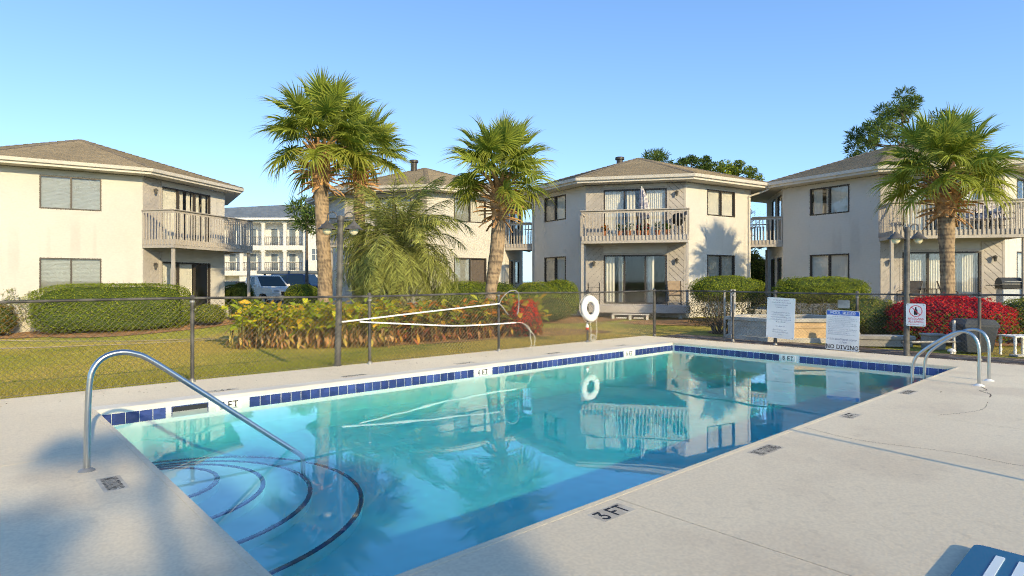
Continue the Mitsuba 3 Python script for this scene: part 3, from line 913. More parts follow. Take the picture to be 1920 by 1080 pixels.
def lantern(b, M, x, z):
    k = add('wall_lantern', join([box(x - .05, x + .05, .001, .02, z - .09, z + .09, .004), tube([(x, .02, z + .03), (x, .10, z + .06), (x, .14, z + .02)], .012, 6)]), 'm_lamp', M, parent=b)
    add('shade', xf(lathe([(0, .10), (.03, .09), (.09, .02), (.085, .015), (.06, -.0), (.045, -.12), (.02, -.15), (0, -.15)], 12), tr(x, .15, z - .02)), 'm_lamp', M, 40, parent=k)


class Building:
    def __init__(self, label, corner, k0, s, openings, apex=8.0, over=.75):
        """corner: the left end of face k0 (seen from outside)"""
        self.key = b = thing('apartment_building', label, 'building', None)
        self.s = s
        p = np.array(corner, float)
        self.pts = [None] * 8
        for i in range(8):
            k = (k0 + i) % 8
            self.pts[k] = p.copy()
            p = p + s * np.array([math.cos(ANG[k]), math.sin(ANG[k])])
        self.c = np.mean(self.pts, 0)
        self.M = []
        for k in range(8):
            d = np.array([math.cos(ANG[k]), math.sin(ANG[k])])
            self.M.append(frame([*self.pts[k], 0], d, [d[1], -d[0]]))
        for k in range(8):
            poly = sbox(0, -.35, s, WALLTOP)
            for o in openings.get(k, []):
                poly = poly.difference(sbox(*o))
            add('wall', flat(poly, 0, -.17), 'm_wall', self.M[k], parent=b)
            if k in openings:
                js = []
                for o in openings[k]:
                    js += [o[0], o[2]]
                js = sorted(set(round(x, 1) for x in js))
                if k not in (0,):
                    bars = [sbox(x - .006, .1, x + .006, WALLTOP) for x in js if .3 < x < s - .3]
                    for x in bars:
                        q = x
                        for o in openings[k]:
                            q = q.difference(sbox(o[0] - .03, o[1] - .03, o[2] + .03, o[3] + .03))
                        for qq in getattr(q, 'geoms', [q]):
                            if qq.area > .001:
                                add('panel_joint', flat(qq, .004, .0005), 'm_wall', self.M[k], parent=b)
        ap = s / 2 / math.tan(math.pi / 8)
        ring = lambda r, z: [(*(self.c + (q - self.c) * (r / ap)), z) for q in self.pts]
        # storey floor slab
        f8 = lambda r, z0, z1: prism(Polygon([x[:2] for x in ring(r, 0)]), z0, z1)
        add('floor_slab', f8(ap - .19, 3.15, 3.40), 'm_interior', parent=b)
        # roof in lapped courses
        r0 = ap + over + .03
        n = 34
        V, F = [], []
        for i in range(n):
            ra, rb = r0 * (1 - i / n), r0 * (1 - (i + 1) / n) + .02
            za, zb = EAVE + .03 + (apex - EAVE) * i / n + .016, EAVE + .03 + (apex - EAVE) * (i + 1) / n - .002
            if i == n - 1:
                rb = .001
            lo, hi, un = ring(ra, za), ring(rb, zb), ring(ra, za - .03)
            o = len(V); V += lo + hi + un
            for j in range(8):
                q = (j + 1) % 8
                F += [(o + j, o + q, o + 8 + q), (o + j, o + 8 + q, o + 8 + j), (o + 16 + j, o + 16 + q, o + q), (o + 16 + j, o + q, o + j)]
        roof = add('roof', (np.array(V), np.array(F)), 'm_roof', parent=b)
        self.roof = roof
        for j in range(8):
            a = np.array(ring(r0, EAVE + .055)[j]); e = np.array([*self.c, apex + .05])
            d = (e - a) / np.linalg.norm(e - a); side = np.cross(d, [0, 0, 1]); side /= np.linalg.norm(side); up = np.cross(side, d)
            segs = []
            for t in np.linspace(0, 1, 24)[:-1]:
                q0, q1 = a + (e - a) * t, a + (e - a) * (t + 1 / 23.5)
                segs.append(([q0 - side * .13 - up * .012, q0 + up * .028, q0 + side * .13 - up * .012, q1 - side * .13 - up * .03, q1 + up * .010, q1 + side * .13 - up * .03], [(0, 1, 4), (0, 4, 3), (1, 2, 5), (1, 5, 4), (0, 2, 1)]))
            add('hip_ridge', join(segs), 'm_ridge', parent=roof)
        def band(r1, z1, r2, z2):
            lo, hi = ring(r1, z1), ring(r2, z2)
            return lo + hi, [(j, (j + 1) % 8, 8 + (j + 1) % 8, 8 + j) for j in range(8)]
        add('fascia', join([band(ap + over - .04, 5.895, ap + over - .04, EAVE + .03)]), 'm_fascia', parent=b)
        add('gutter', join([band(ap + over - .035, 5.99, ap + over + .06, 5.995), band(ap + over + .06, 5.995, ap + over + .085, EAVE + .02), band(ap + over + .085, EAVE + .02, ap + over + .06, EAVE + .022)]), 'm_fascia', parent=b)
        add('soffit', join([band(ap - .02, 5.90, ap + over - .038, 5.90)]), 'm_soffit', parent=b)
        self.ap = ap

    def pipe(self, x, y, h=.5, r=.13, cap=True):
        rr = np.hypot(*(np.array([x, y]) - self.c))
        z = EAVE + (8.0 - EAVE) * (1 - rr / (self.ap + .75))
        prof = [(0, -.1), (r, -.1), (r, h - .12)] + ([(r * 1.45, h - .12), (r * 1.45, h), (r * 1.1, h + .02), (0, h + .02)] if cap else [(r, h), (0, h)])
        add('roof_vent', lathe(prof, 14), 'm_bronze', tr(x, y, z), 40, parent=self.roof)

    def downspout(self, k, x, flip=1):
        M = self.M[k]
        add('downspout', tube(smoothpath([(x + .5 * flip, .74, 6.0), (x + .5 * flip, .72, 5.86), (x + .3 * flip, .45, 5.72), (x, .07, 5.55), (x, .05, 5.3), (x, .05, 2.5), (x, .05, .25), (x, .16, .12)], 4), .04, 8), 'm_fascia', M, True, parent=self.key)


def unit_front(B, door_up=(.80, 3.5), lower='pnl', upper='vpv', rail_z=4.62, rimb=3.22, zf=3.52, d=1.35, zp=.62):
    """the balcony face: two sliding doors, diagonal siding, balcony above a low timber porch"""
    b, M, s = B.key, B.M[0], B.s
    x0, x1 = door_up
    window(b, M, x0, x1, zp + .02, 2.78, 3, lower, .06, name='sliding_door')
    window(b, M, x0, x1, zf + .04, 5.66, 3, upper, .06, name='sliding_door')
    for za, zb in ((zp, 3.18), (zf, WALLTOP - .01)):
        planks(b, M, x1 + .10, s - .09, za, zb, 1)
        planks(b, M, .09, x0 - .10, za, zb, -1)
        for x in (x0 - .095, x1 + .015, .01, s - .085):
            add('trim_board', flat(sbox(x, za, x + .08, zb), .034, .001), 'm_wood', M, parent=b)
        add('trim_board', flat(sbox(x0 - .012, za + 2.16 if za < 1 else 5.665, x1 + .012, za + 2.25 if za < 1 else 5.74), .032, .001), 'm_wood', M, parent=b)
    balcony(b, M, -.02, s + .02, 0, d, zf, rimb, rail_z, zg=zp)
    pk = add('porch', join([box(-.08, s + .08, .003, d + .12, zp - .04, zp, .005)]), 'm_wood', M, parent=b)
    add('skirt_board', join([box(-.10, s + .10, d + .125, d + .165, zp - .30, zp - .005, .006), box(-.12, -.082, .003, d + .12, zp - .30, zp - .005, .006), box(s + .082, s + .12, .003, d + .12, zp - .30, zp - .005, .006)]), 'm_wood', M, parent=pk)
    for x in (.2, s / 2, s - .34):
        add('footing', box(x, x + .14, d - .2, d - .06, -.3, zp - .05, .005), 'm_stone', M, parent=pk)
    lantern(b, M, x1 + .42, 5.45); lantern(b, M, x1 + .42, 2.55); lantern(b, M, x0 - .42, 2.45)


# C: the middle building
WD = [(.80, .64, 3.5, 2.78), (.80, 3.56, 3.5, 5.66)]
Cb = Building('cream octagonal apartment building in the middle with potted plants on its balcony', (3.28, 27.2), 0, 4.3,
              {0: WD, 7: [(1.08, 4.52, 2.84, 5.69), (1.08, 1.55, 2.84, 2.80)], 1: [(1.33, 4.54, 3.18, 5.69), (1.33, 1.58, 3.16, 2.81)]})
unit_front(Cb, lower='pnl', upper='vpv')
window(Cb.key, Cb.M[7], 1.08, 2.84, 4.52, 5.69, 2, 'hv')
window(Cb.key, Cb.M[7], 1.08, 2.84, 1.55, 2.80, 2, 'hv')
window(Cb.key, Cb.M[1], 1.33, 3.18, 4.54, 5.69, 2, 'vv')
window(Cb.key, Cb.M[1], 1.33, 3.16, 1.58, 2.81, 2, 'hh')
Cb.pipe(5.75, 32.6, .62, .17); Cb.downspout(1, 4.12); Cb.downspout(7, .12, -1)
# R: to its right
Rb = Building('cream octagonal apartment building at the right behind the palm', (14.71, 24.41), 0, 4.3,
              {0: WD, 7: [(1.32, 4.51, 3.07, 5.69), (1.32, 1.55, 3.07, 2.79)], 6: [(1.5, 3.58, 2.5, 5.66), (3.0, 4.5, 4.0, 5.66), (1.3, .64, 2.3, 2.75), (3.0, 1.5, 4.0, 2.75)], 1: [(1.1, 4.5, 2.9, 5.69), (1.1, 1.5, 2.9, 2.8)]})
unit_front(Rb, lower='vvv', upper='vnv')
window(Rb.key, Rb.M[7], 1.32, 3.07, 4.51, 5.69, 2, 'pv')
window(Rb.key, Rb.M[7], 1.32, 3.07, 1.55, 2.79, 2, 'vv')
for o in ((3.0, 4.5, 4.0, 5.66), (3.0, 1.5, 4.0, 2.75), (1.5, 3.58, 2.5, 5.66), (1.3, .64, 2.3, 2.75)):
    window(Rb.key, Rb.M[6], o[0], o[2], o[1], o[3], 1, 'n' if o[1] in (4.5, 1.5) else 'd')
window(Rb.key, Rb.M[1], 1.1, 2.9, 4.5, 5.69, 2, 'nv'); window(Rb.key, Rb.M[1], 1.1, 2.9, 1.5, 2.8, 2, 'vv')
# B: to the left of C, behind the palms
Bb = Building('cream octagonal apartment building behind the feathery palm', (-8.214, 29.998), 0, 4.3,
              {0: WD, 1: [(1.41, 4.54, 3.19, 5.69), (1.41, 1.1, 3.22, 2.79)], 2: [(.9, 3.58, 1.8, 5.6), (2.3, 4.5, 3.4, 5.6), (.9, .6, 1.8, 2.75), (2.3, 1.5, 3.3, 2.75)]})
unit_front(Bb, lower='vvv', upper='vpv')
window(Bb.key, Bb.M[1], 1.41, 3.19, 4.54, 5.69, 2, 'hv'); window(Bb.key, Bb.M[1], 1.41, 3.22, 1.1, 2.79, 2, 'hd')
for o in ((.9, 3.58, 1.8, 5.6), (2.3, 4.5, 3.4, 5.6), (.9, .6, 1.8, 2.75), (2.3, 1.5, 3.3, 2.75)):
    window(Bb.key, Bb.M[2], o[0], o[2], o[1], o[3], 1, 'd' if o[0] < 1 else 'n')
Bb.pipe(-5.4, 33.6, .62, .17)
# L: the nearer one at the left edge
Lb = Building('large cream apartment building filling the left edge', (-15.0, 24.8), 2, 4.83,
              {1: [(4.83 - 3.34, 4.38, 4.83 - 1.39, 5.66), (4.83 - 3.34, 1.2, 4.83 - 1.39, 2.52)], 2: [(.95, .40, 3.85, 2.46), (.95, 3.36, 3.85, 5.64)], 0: [(1.5, 4.38, 3.4, 5.66)]}, apex=8.2)
window(Lb.key, Lb.M[1], 4.83 - 3.34, 4.83 - 1.39, 4.38, 5.66, 2, 'hh'); window(Lb.key, Lb.M[1], 4.83 - 3.34, 4.83 - 1.39, 1.2, 2.52, 2, 'hh')
window(Lb.key, Lb.M[0], 1.5, 3.4, 4.38, 5.66, 2, 'hh')
window(Lb.key, Lb.M[2], .95, 3.85, .40, 2.46, 3, 'vvn', .06, name='sliding_door')
window(Lb.key, Lb.M[2], .95, 3.85, 3.36, 5.64, 3, 'vpp', .06, name='sliding_door')
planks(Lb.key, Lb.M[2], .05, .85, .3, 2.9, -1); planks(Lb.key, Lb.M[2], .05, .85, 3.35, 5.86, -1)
for za, zb in ((.3, 2.9), (3.35, 5.86)):
    for x in (-.03, .86):
        add('trim_board', flat(sbox(x + .03, za, x + .11, zb), .034, .001), 'm_wood', Lb.M[2], parent=Lb.key)
balcony(Lb.key, Lb.M[2], -.02, 4.85, 0, 1.5, 3.30, 2.97, 4.52, zg=-.2, posts=((.02, .98), (.985, .98)))
add('porch', box(-.05, 4.88, .003, 1.7, -.3, .36, .01), 'm_stone', Lb.M[2], parent=Lb.key)
lantern(Lb.key, Lb.M[2], .52, 5.40); lantern(Lb.key, Lb.M[2], .52, 2.32)
add('foundation', join([flat(sbox(0, -.4, 4.83, .12), .03, .002)]), 'm_stone', Lb.M[1], parent=Lb.key)
# balconies over the passages between the buildings
for B0, B1 in ((Bb, Cb), (Cb, Rb)):
    a, e = B0.pts[2], B1.pts[7]
    d = (e - a) / np.linalg.norm(e - a)
    L = np.linalg.norm(e - a)
    M = frame([*a, 0], d, [d[1], -d[0]])
    balcony(B1.key, M, .03, L - .03, -4.0, -.03, 3.52, 3.22, 4.62, False, False, True, posts=((.75, .3),), ov=-.02, back=True)
    add('passage_slab', box(.03, L - .03, -4.0, .3, -.2, .30, .01), 'm_stone', M, parent=B1.key)


# ------------------------------------------------------------------ things on the balconies and porches
def flower_pot(label, M, r, h, leaf, bloom, seed, group=None):
    k = thing('flower_pot', label, 'potted plant', group)
    add('pot', lathe([(0, 0), (r * .7, 0), (r, h), (r * 1.08, h), (r * 1.08, h + .03), (r * .9, h + .03), (r * .88, h), (0, h - .02)], 14), 'm_terracotta', M, 40, parent=k)
    r2 = np.random.default_rng(seed)
    n = 90
    c = r2.normal(0, 1, (n, 3)); c /= np.linalg.norm(c, axis=1, keepdims=True); c = c * r2.uniform(.4, 1, (n, 1)) * [r * 1.5, r * 1.5, r * 1.6] + [0, 0, h + r * 1.4]
    a = r2.normal(0, 1, (n, 3)); a /= np.linalg.norm(a, axis=1, keepdims=True); bb = np.cross(a, r2.normal(0, 1, (n, 3))); bb /= np.linalg.norm(bb, axis=1, keepdims=True)
    V = np.stack([c - a * .06, c + bb * .025, c + a * .06, c - bb * .025], 1).reshape(-1, 3)
    F = np.concatenate([np.array([[0, 1, 2], [0, 2, 3]]) + 4 * i for i in range(n)])
    cc = np.where(r2.random((n, 1)) < .35, np.array([bloom]), np.array([leaf])) * r2.uniform(.7, 1.3, (n, 1))
    add('foliage', (V, F), 'm_leaf', M, parent=k, color=np.repeat(cc, 4, 0))


CM, RM_, F2 = Cb.M[0], Rb.M[0], 3.525
pots = [(.95, 'orange flowered', (.6, .2, .04)), (1.55, 'pale flowered', (.6, .55, .4)), (1.95, 'white flowered', (.7, .7, .62)), (2.35, 'crimson flowered', (.5, .03, .05)), (2.7, 'scarlet flowered', (.65, .03, .03)), (3.15, 'ivory flowered', (.65, .6, .5)), (3.5, 'leafy green', (.1, .2, .04))]
for i, (x, s, c) in enumerate(pots):
    flower_pot(f'{s} plant in a clay pot on the middle balcony', CM @ tr(x, 1.12 - .12 * (i % 2), F2), .11 + .015 * (i % 3), .2, (.08, .13, .03), c, 40 + i)
k = thing('patio_umbrella', 'closed patterned patio umbrella leaning on the middle balcony', 'umbrella')
UM = CM @ tr(2.72, .75, F2) @ rot('y', -7)
add('pole', tube([(0, 0, .0), (0, 0, 2.15)], .02, 8), 'm_white', UM, True, parent=k)
ps = []
for i, z in enumerate(np.linspace(.75, 2.05, 14)):
    rr = .16 * (1 - abs((z - 1.1) / 1.1) ** 1.6) + .03
    ps.append([(rr * (1 + .25 * math.cos(8 * t + i * .2)) * math.cos(t), rr * (1 + .25 * math.cos(8 * t + i * .2)) * math.sin(t), z) for t in np.linspace(0, 2 * np.pi, 33)[:-1]])
V = np.array(ps).reshape(-1, 3); F = []
for i in range(13):
    for j in range(32):
        q = (j + 1) % 32
        F += [(i * 32 + j, i * 32 + q, (i + 1) * 32 + q), (i * 32 + j, (i + 1) * 32 + q, (i + 1) * 32 + j)]
add('canopy', (V, np.array(F)), 'm_fabric', UM, True, parent=k)
add('base', lathe([(0, 0), (.22, 0), (.22, .05), (.04, .08), (.03, .3), (0, .3)], 16), 'm_black', CM @ tr(2.72, .75, F2), 40, parent=k)


def kettle_grill(label, M):
    k = thing('kettle_grill', label, 'grill')
    add('bowl', lathe([(0, .42), (.12, .44), (.24, .55), (.28, .68), (.285, .70)], 20), 'm_black', M, 40, parent=k)
    add('lid', lathe([(.29, .70), (.29, .73), (.24, .86), (.14, .94), (0, .97)], 20), 'm_black', M, 40, parent=k)
    for t in (.3, 2.4, 4.5):
        add('leg', tube([(.18 * math.cos(t), .18 * math.sin(t), .5), (.28 * math.cos(t), .28 * math.sin(t), 0)], .013, 6), 'm_silver', M, True, parent=k)
    add('handle', tube([(-.08, 0, .965), (-.06, 0, 1.02), (.06, 0, 1.02), (.08, 0, .965)], .012, 6), 'm_black', M, True, parent=k)


kettle_grill('black kettle grill at the right end of the middle balcony', CM @ tr(3.95, .75, F2))


def chair(name, label, M, seat_m, frame_m, sling=True, group=None):
    k = thing(name, label, 'chair', group)
    w = .27
    for s in (-1, 1):
        add('side_frame', tube(smoothpath([(s * w, .30, 0), (s * w, .28, .40), (s * w, .25, .62), (s * w, -.18, .62), (s * w, -.22, .40), (s * w, -.30, 0)], 4), .014, 8), frame_m, M, True, parent=k)
        add('back_post', tube([(s * w, -.16, .42), (s * w, -.36, 1.02)], .014, 8), frame_m, M, True, parent=k)
    add('seat', xf(box(-w, w, -.24, .27, -.015, .015, .008), tr(0, 0, .42) @ rot('x', 4)), seat_m, M, parent=k)
    add('backrest', xf(box(-w, w, -.012, .012, 0, .62, .008), tr(0, -.18, .43) @ rot('x', 18)), seat_m, M, parent=k)
    add('stretcher', tube([(-w, 0, .18), (w, 0, .18)], .011, 6), frame_m, M, True, parent=k)


mat('m_sling', cproc((.40, .30, .20), (.33, .24, .16), 8), .8)
FACE = rot('z', 180)
chair('patio_chair', 'brown sling chair at the right end of the middle porch', CM @ tr(3.8, .7, .62), 'm_sling', 'm_black')
chair('patio_chair', 'tan sling patio chair left of the right lamp post on the porch', RM_ @ tr(.75, .8, .62) @ rot('z', 60), 'm_sling', 'm_bronze')
chair('patio_chair', 'tan sling patio chair against the palm trunk on the right porch', RM_ @ tr(2.1, .75, .62) @ rot('z', -70), 'm_sling', 'm_bronze')
k = thing('patio_table', 'small dark patio table between the two chairs of the right porch', 'table')
TM = RM_ @ tr(1.4, .8, .62)
add('top', lathe([(0, .70), (.36, .70), (.37, .715), (.36, .73), (0, .73)], 24), 'm_bronze', TM, 40, parent=k)
for t in (.8, 2.37, 3.94, 5.5):
    add('leg', tube([(.28 * math.cos(t), .28 * math.sin(t), .7), (.32 * math.cos(t), .32 * math.sin(t), 0)], .015, 6), 'm_bronze', TM, True, parent=k)
for i, (x, a, s) in enumerate(((2.75, 15, 'nearest the palm trunk'), (3.35, -5, 'in the middle'), (3.85, -20, 'by the right wall'))):
    chair('balcony_chair', f'dark patterned chair {s} of the right balcony', RM_ @ tr(x, .75, F2) @ rot('z', a), 'm_fabric', 'm_black')
k = thing('gas_grill', 'silver gas grill with a black lid on the right porch', 'grill')
GM = RM_ @ tr(3.95, 1.0, .62)
add('cart', box(-.3, .3, -.24, .24, .08, .72, .02), 'm_silver', GM, parent=k)
add('firebox', box(-.34, .34, -.26, .26, .725, .88, .02), 'm_black', GM, parent=k)
lid = [(.26 * math.cos(t), .26 * math.sin(t)) for t in np.linspace(0, np.pi, 15)]
add('lid', xf(prism(Polygon(lid), -.33, .33), np.array([[0, 0, 1, 0], [1, 0, 0, 0], [0, 1, 0, .885], [0, 0, 0, 1.0]])), 'm_bin', GM, 40, parent=k)
add('handle', tube([(-.25, .27, 1.0), (-.25, .31, 1.0), (.25, .31, 1.0), (.25, .27, 1.0)], .012, 6), 'm_silver', GM, True, parent=k)
for s in (-1, 1):
    add('side_shelf', box(s * .5 - .15, s * .5 + .15, -.2, .2, .84, .87, .008), 'm_black', GM, parent=k)
for s in (-1, 1):
    add('wheel', xf(lathe([(0, -.02), (.08, -.02), (.08, .02), (0, .02)], 14), tr(s * .33, 0, .08) @ rot('y', 90)), 'm_rubber', GM, 40, parent=k)
k = thing('plant_rack', 'dark wire rack at the left end of the middle porch', 'rack')
KM = CM @ tr(.42, .55, .62)
for z in (.08, .42, .74):
    add('shelf', join([box(-.25, .25, y - .008, y + .008, z, z + .012) for y in (-.14, -.07, 0, .07, .14)] + [box(-.25, -.235, -.15, .15, z - .012, z), box(.235, .25, -.15, .15, z - .012, z)]), 'm_black', KM, parent=k)
for x in (-.24, .24):
    for y in (-.14, .14):
        add('leg', box(x - .01, x + .01, y - .01, y + .01, 0, .95, .002), 'm_black', KM, parent=k)
k = thing('timber_step', 'low pale timber pallet step in front of the middle porch', 'step')
SM = frame([*(Cb.pts[0]), 0], np.array([math.cos(ANG[0]), math.sin(ANG[0])]), [math.sin(ANG[0]), -math.cos(ANG[0])]) @ tr(2.05, 1.85, 0)
zg_ = g(*(SM[:2, 3]))
for i in range(4):
    add('board', box(-.75, .75, -.28 + i * .15, -.16 + i * .15, zg_ + .20, zg_ + .225, .004), 'm_fascia', SM, parent=k)
for x in (-.7, -.02, .66):
    add('bearer', box(x - .05, x + .05, -.26, .27, zg_ - .02, zg_ + .197, .005), 'm_fascia', SM, parent=k)
for x in (-.36, .32):
    add('brace', box(x - .2, x + .2, .275, .30, zg_ + .05, zg_ + .11, .004), 'm_fascia', SM, parent=k)
# ------------------------------------------------------------------ vegetation
def unit(v): return v / (np.linalg.norm(v, axis=-1, keepdims=True) + 1e-9)


def leaves(c, n, size, r2, aspect=.45, tilt=.6):
    """leaf diamonds at the points c, roughly facing n"""
    N = len(c)
    nn = unit(n + r2.normal(0, tilt, (N, 3)))
    a = unit(np.cross(nn, r2.normal(0, 1, (N, 3)))); b = np.cross(nn, a)
    s = (size * r2.uniform(.65, 1.3, N))[:, None]
    V = np.stack([c - a * s * .5, c + b * s * aspect * .5 + nn * s * .08, c + a * s * .5, c - b * s * aspect * .5 + nn * s * .08], 1).reshape(-1, 3)
    base = 4 * np.arange(N)[:, None]
    F = np.stack([base + [0, 1, 2], base + [0, 2, 3]], 1).reshape(-1, 3)
    return V, F


def palette(N, cols, r2, w=None, vary=.3):
    c = np.array(cols)[r2.choice(len(cols), N, p=w)]
    return c * r2.uniform(1 - vary, 1 + vary, (N, 1))


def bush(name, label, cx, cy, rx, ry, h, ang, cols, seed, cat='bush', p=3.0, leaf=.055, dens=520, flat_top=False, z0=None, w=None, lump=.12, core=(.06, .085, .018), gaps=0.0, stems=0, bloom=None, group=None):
    """a clipped or rounded shrub: leaves over and inside an uneven rounded body, a solid darker core within"""
    r2 = np.random.default_rng(seed)
    z0 = g(cx, cy) if z0 is None else z0
    k = thing(name, label, cat, group)
    area = (rx * ry + (rx + ry) * h) * 4.2
    N = int(area * dens)
    d = unit(r2.normal(0, 1, (N, 3)))
    d = d[d[:, 2] > -.75]; N = len(d)
    q = np.abs(d) ** p
    R = 1 / (q.sum(1) ** (1 / p))
    lumps = 1 + lump * 2 * (meshkit.fbm(d * 2.6 + seed, 3, seed) - .5)
    inset = 1 - np.abs(r2.normal(0, .07 + .10 * gaps, N)) + (r2.random(N) < .06) * r2.uniform(0, .11, N)
    c = d * (R * lumps * inset)[:, None]
    nrm = unit(np.sign(d) * np.abs(d) ** (p - 1) * np.array([1 / rx, 1 / ry, 2 / h]))
    if gaps:
        keep = meshkit.noise(d * 3.2 + seed * 3, seed + 5) > gaps * .75
        c, nrm, d = c[keep], nrm[keep], d[keep]; N = len(c)
    c = c * [rx, ry, h / 2]
    V, F = leaves(c, nrm, leaf, r2)
    col = palette(N, cols, r2, w)
    patch = meshkit.fbm(d * 2.2 + seed, 3, seed + 2)[:, None]
    col = col * (.70 + .6 * patch)
    if bloom is not None:
        bc, frac = bloom
        top = np.clip(.55 + .55 * d[:, 2] + .5 * (meshkit.noise(d * 4 + seed, 3) - .5), 0, 1) * frac
        on = r2.random(N) < top
        col[on] = np.array(bc)[r2.choice(len(bc), on.sum())] * r2.uniform(.75, 1.25, (on.sum(), 1))
    M = tr(cx, cy, z0 + h / 2) @ rot('z', ang)
    add('foliage', (V, F), 'm_leaf', M, parent=k, color=np.repeat(col, 4, 0))
    if gaps < .5:
        ico = trimesh.creation.icosphere(4)
        dv = np.array(ico.vertices); Rv = 1 / ((np.abs(dv) ** p).sum(1) ** (1 / p))
        lv = 1 + lump * 2 * (meshkit.fbm(dv * 2.6 + seed, 3, seed) - .5)
        cv = dv * (Rv * lv * .86)[:, None] * [rx, ry, h / 2]
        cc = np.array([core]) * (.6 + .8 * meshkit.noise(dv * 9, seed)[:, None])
        add('inner_twigs', (cv, np.array(ico.faces)), 'm_core', M, True, parent=k, color=cc)  # solid core, darker than the leaves over it
    if stems:
        st = []
        for i in range(stems):
            a = r2.uniform(0, 2 * np.pi); rr = r2.uniform(.05, .25)
            e = np.array([math.cos(a) * rx * r2.uniform(.3, .85), math.sin(a) * ry * r2.uniform(.3, .85), h * r2.uniform(.1, .42)])
            s0 = np.array([math.cos(a) * rr * rx, math.sin(a) * rr * ry, -h / 2 - .05])
            st.append(tube(smoothpath([s0, s0 * .5 + e * .5 + r2.normal(0, .05, 3), e], 4), np.linspace(.022, .006, 9), 5))
        add('stems', join(st), 'm_bark', M, True, parent=k)
    return k


GREEN = [(.20, .265, .03), (.265, .32, .04), (.145, .20, .027), (.35, .37, .05)]
DARK = [(.06, .09, .022), (.085, .12, .028), (.05, .07, .018)]
DUSK = [(.06, .06, .025), (.045, .055, .02), (.09, .075, .035), (.10, .10, .03)]
YELLOW = [(.34, .36, .05), (.26, .31, .04), (.17, .22, .035), (.42, .37, .06)]
OLIVE = [(.17, .165, .05), (.23, .20, .065), (.12, .12, .035), (.32, .23, .08)]
# along the left building
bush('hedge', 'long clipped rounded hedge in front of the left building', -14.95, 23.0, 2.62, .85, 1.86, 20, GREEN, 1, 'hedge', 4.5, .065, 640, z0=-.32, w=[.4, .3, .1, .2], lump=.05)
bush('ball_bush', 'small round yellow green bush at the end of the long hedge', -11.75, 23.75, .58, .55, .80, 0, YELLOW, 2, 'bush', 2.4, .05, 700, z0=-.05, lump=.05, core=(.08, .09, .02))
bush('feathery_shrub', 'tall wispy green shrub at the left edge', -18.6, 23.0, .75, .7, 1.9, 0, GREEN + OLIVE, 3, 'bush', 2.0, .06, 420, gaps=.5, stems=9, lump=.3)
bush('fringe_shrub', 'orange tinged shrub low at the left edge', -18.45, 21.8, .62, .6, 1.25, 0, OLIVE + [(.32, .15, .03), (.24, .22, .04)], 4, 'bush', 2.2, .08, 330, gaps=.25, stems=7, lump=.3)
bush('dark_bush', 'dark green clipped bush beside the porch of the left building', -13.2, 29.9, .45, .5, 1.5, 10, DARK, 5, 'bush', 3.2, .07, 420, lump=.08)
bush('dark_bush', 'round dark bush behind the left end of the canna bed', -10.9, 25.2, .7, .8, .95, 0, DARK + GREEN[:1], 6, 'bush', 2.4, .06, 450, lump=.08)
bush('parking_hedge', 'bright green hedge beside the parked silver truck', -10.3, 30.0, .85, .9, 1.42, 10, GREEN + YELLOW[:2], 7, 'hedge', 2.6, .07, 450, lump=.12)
bush('parking_hedge', 'dark hedge in front of the parked silver truck', -13.9, 31.0, .75, .8, 1.4, 0, DARK + GREEN[:1], 27, 'hedge', 3.0, .07, 400, lump=.1)
# in front of the middle building
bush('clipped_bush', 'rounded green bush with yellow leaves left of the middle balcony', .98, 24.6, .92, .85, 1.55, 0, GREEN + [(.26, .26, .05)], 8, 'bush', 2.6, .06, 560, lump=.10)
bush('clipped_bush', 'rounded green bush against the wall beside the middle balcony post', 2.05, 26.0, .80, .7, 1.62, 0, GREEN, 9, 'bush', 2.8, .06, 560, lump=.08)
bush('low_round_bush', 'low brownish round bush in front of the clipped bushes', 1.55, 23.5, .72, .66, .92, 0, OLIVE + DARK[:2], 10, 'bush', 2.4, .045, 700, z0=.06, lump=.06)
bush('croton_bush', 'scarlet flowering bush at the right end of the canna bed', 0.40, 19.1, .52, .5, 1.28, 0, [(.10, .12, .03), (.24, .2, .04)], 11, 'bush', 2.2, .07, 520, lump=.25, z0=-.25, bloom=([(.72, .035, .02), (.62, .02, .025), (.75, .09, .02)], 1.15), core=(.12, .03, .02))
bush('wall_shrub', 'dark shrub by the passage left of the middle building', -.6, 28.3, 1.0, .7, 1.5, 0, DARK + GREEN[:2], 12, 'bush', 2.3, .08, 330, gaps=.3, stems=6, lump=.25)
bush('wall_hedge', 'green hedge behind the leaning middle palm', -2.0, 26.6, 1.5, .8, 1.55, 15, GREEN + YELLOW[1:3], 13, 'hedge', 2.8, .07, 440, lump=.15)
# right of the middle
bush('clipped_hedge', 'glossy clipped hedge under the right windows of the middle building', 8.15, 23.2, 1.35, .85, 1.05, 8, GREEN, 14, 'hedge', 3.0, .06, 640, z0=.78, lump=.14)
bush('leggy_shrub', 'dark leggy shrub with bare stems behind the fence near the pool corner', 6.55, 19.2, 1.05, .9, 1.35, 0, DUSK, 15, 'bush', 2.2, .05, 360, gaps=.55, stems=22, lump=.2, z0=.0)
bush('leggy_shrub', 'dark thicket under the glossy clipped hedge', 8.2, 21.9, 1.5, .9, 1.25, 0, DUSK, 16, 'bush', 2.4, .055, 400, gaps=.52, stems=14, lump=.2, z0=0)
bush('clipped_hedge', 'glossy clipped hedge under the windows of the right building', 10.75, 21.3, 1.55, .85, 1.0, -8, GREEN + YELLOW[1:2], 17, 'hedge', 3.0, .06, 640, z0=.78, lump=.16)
bush('leggy_shrub', 'brown thicket behind the notice board and the stone basin', 9.9, 20.0, 1.5, .8, 1.25, 0, DUSK + OLIVE[1:2], 18, 'bush', 2.3, .055, 400, gaps=.5, stems=14, lump=.22, z0=0)
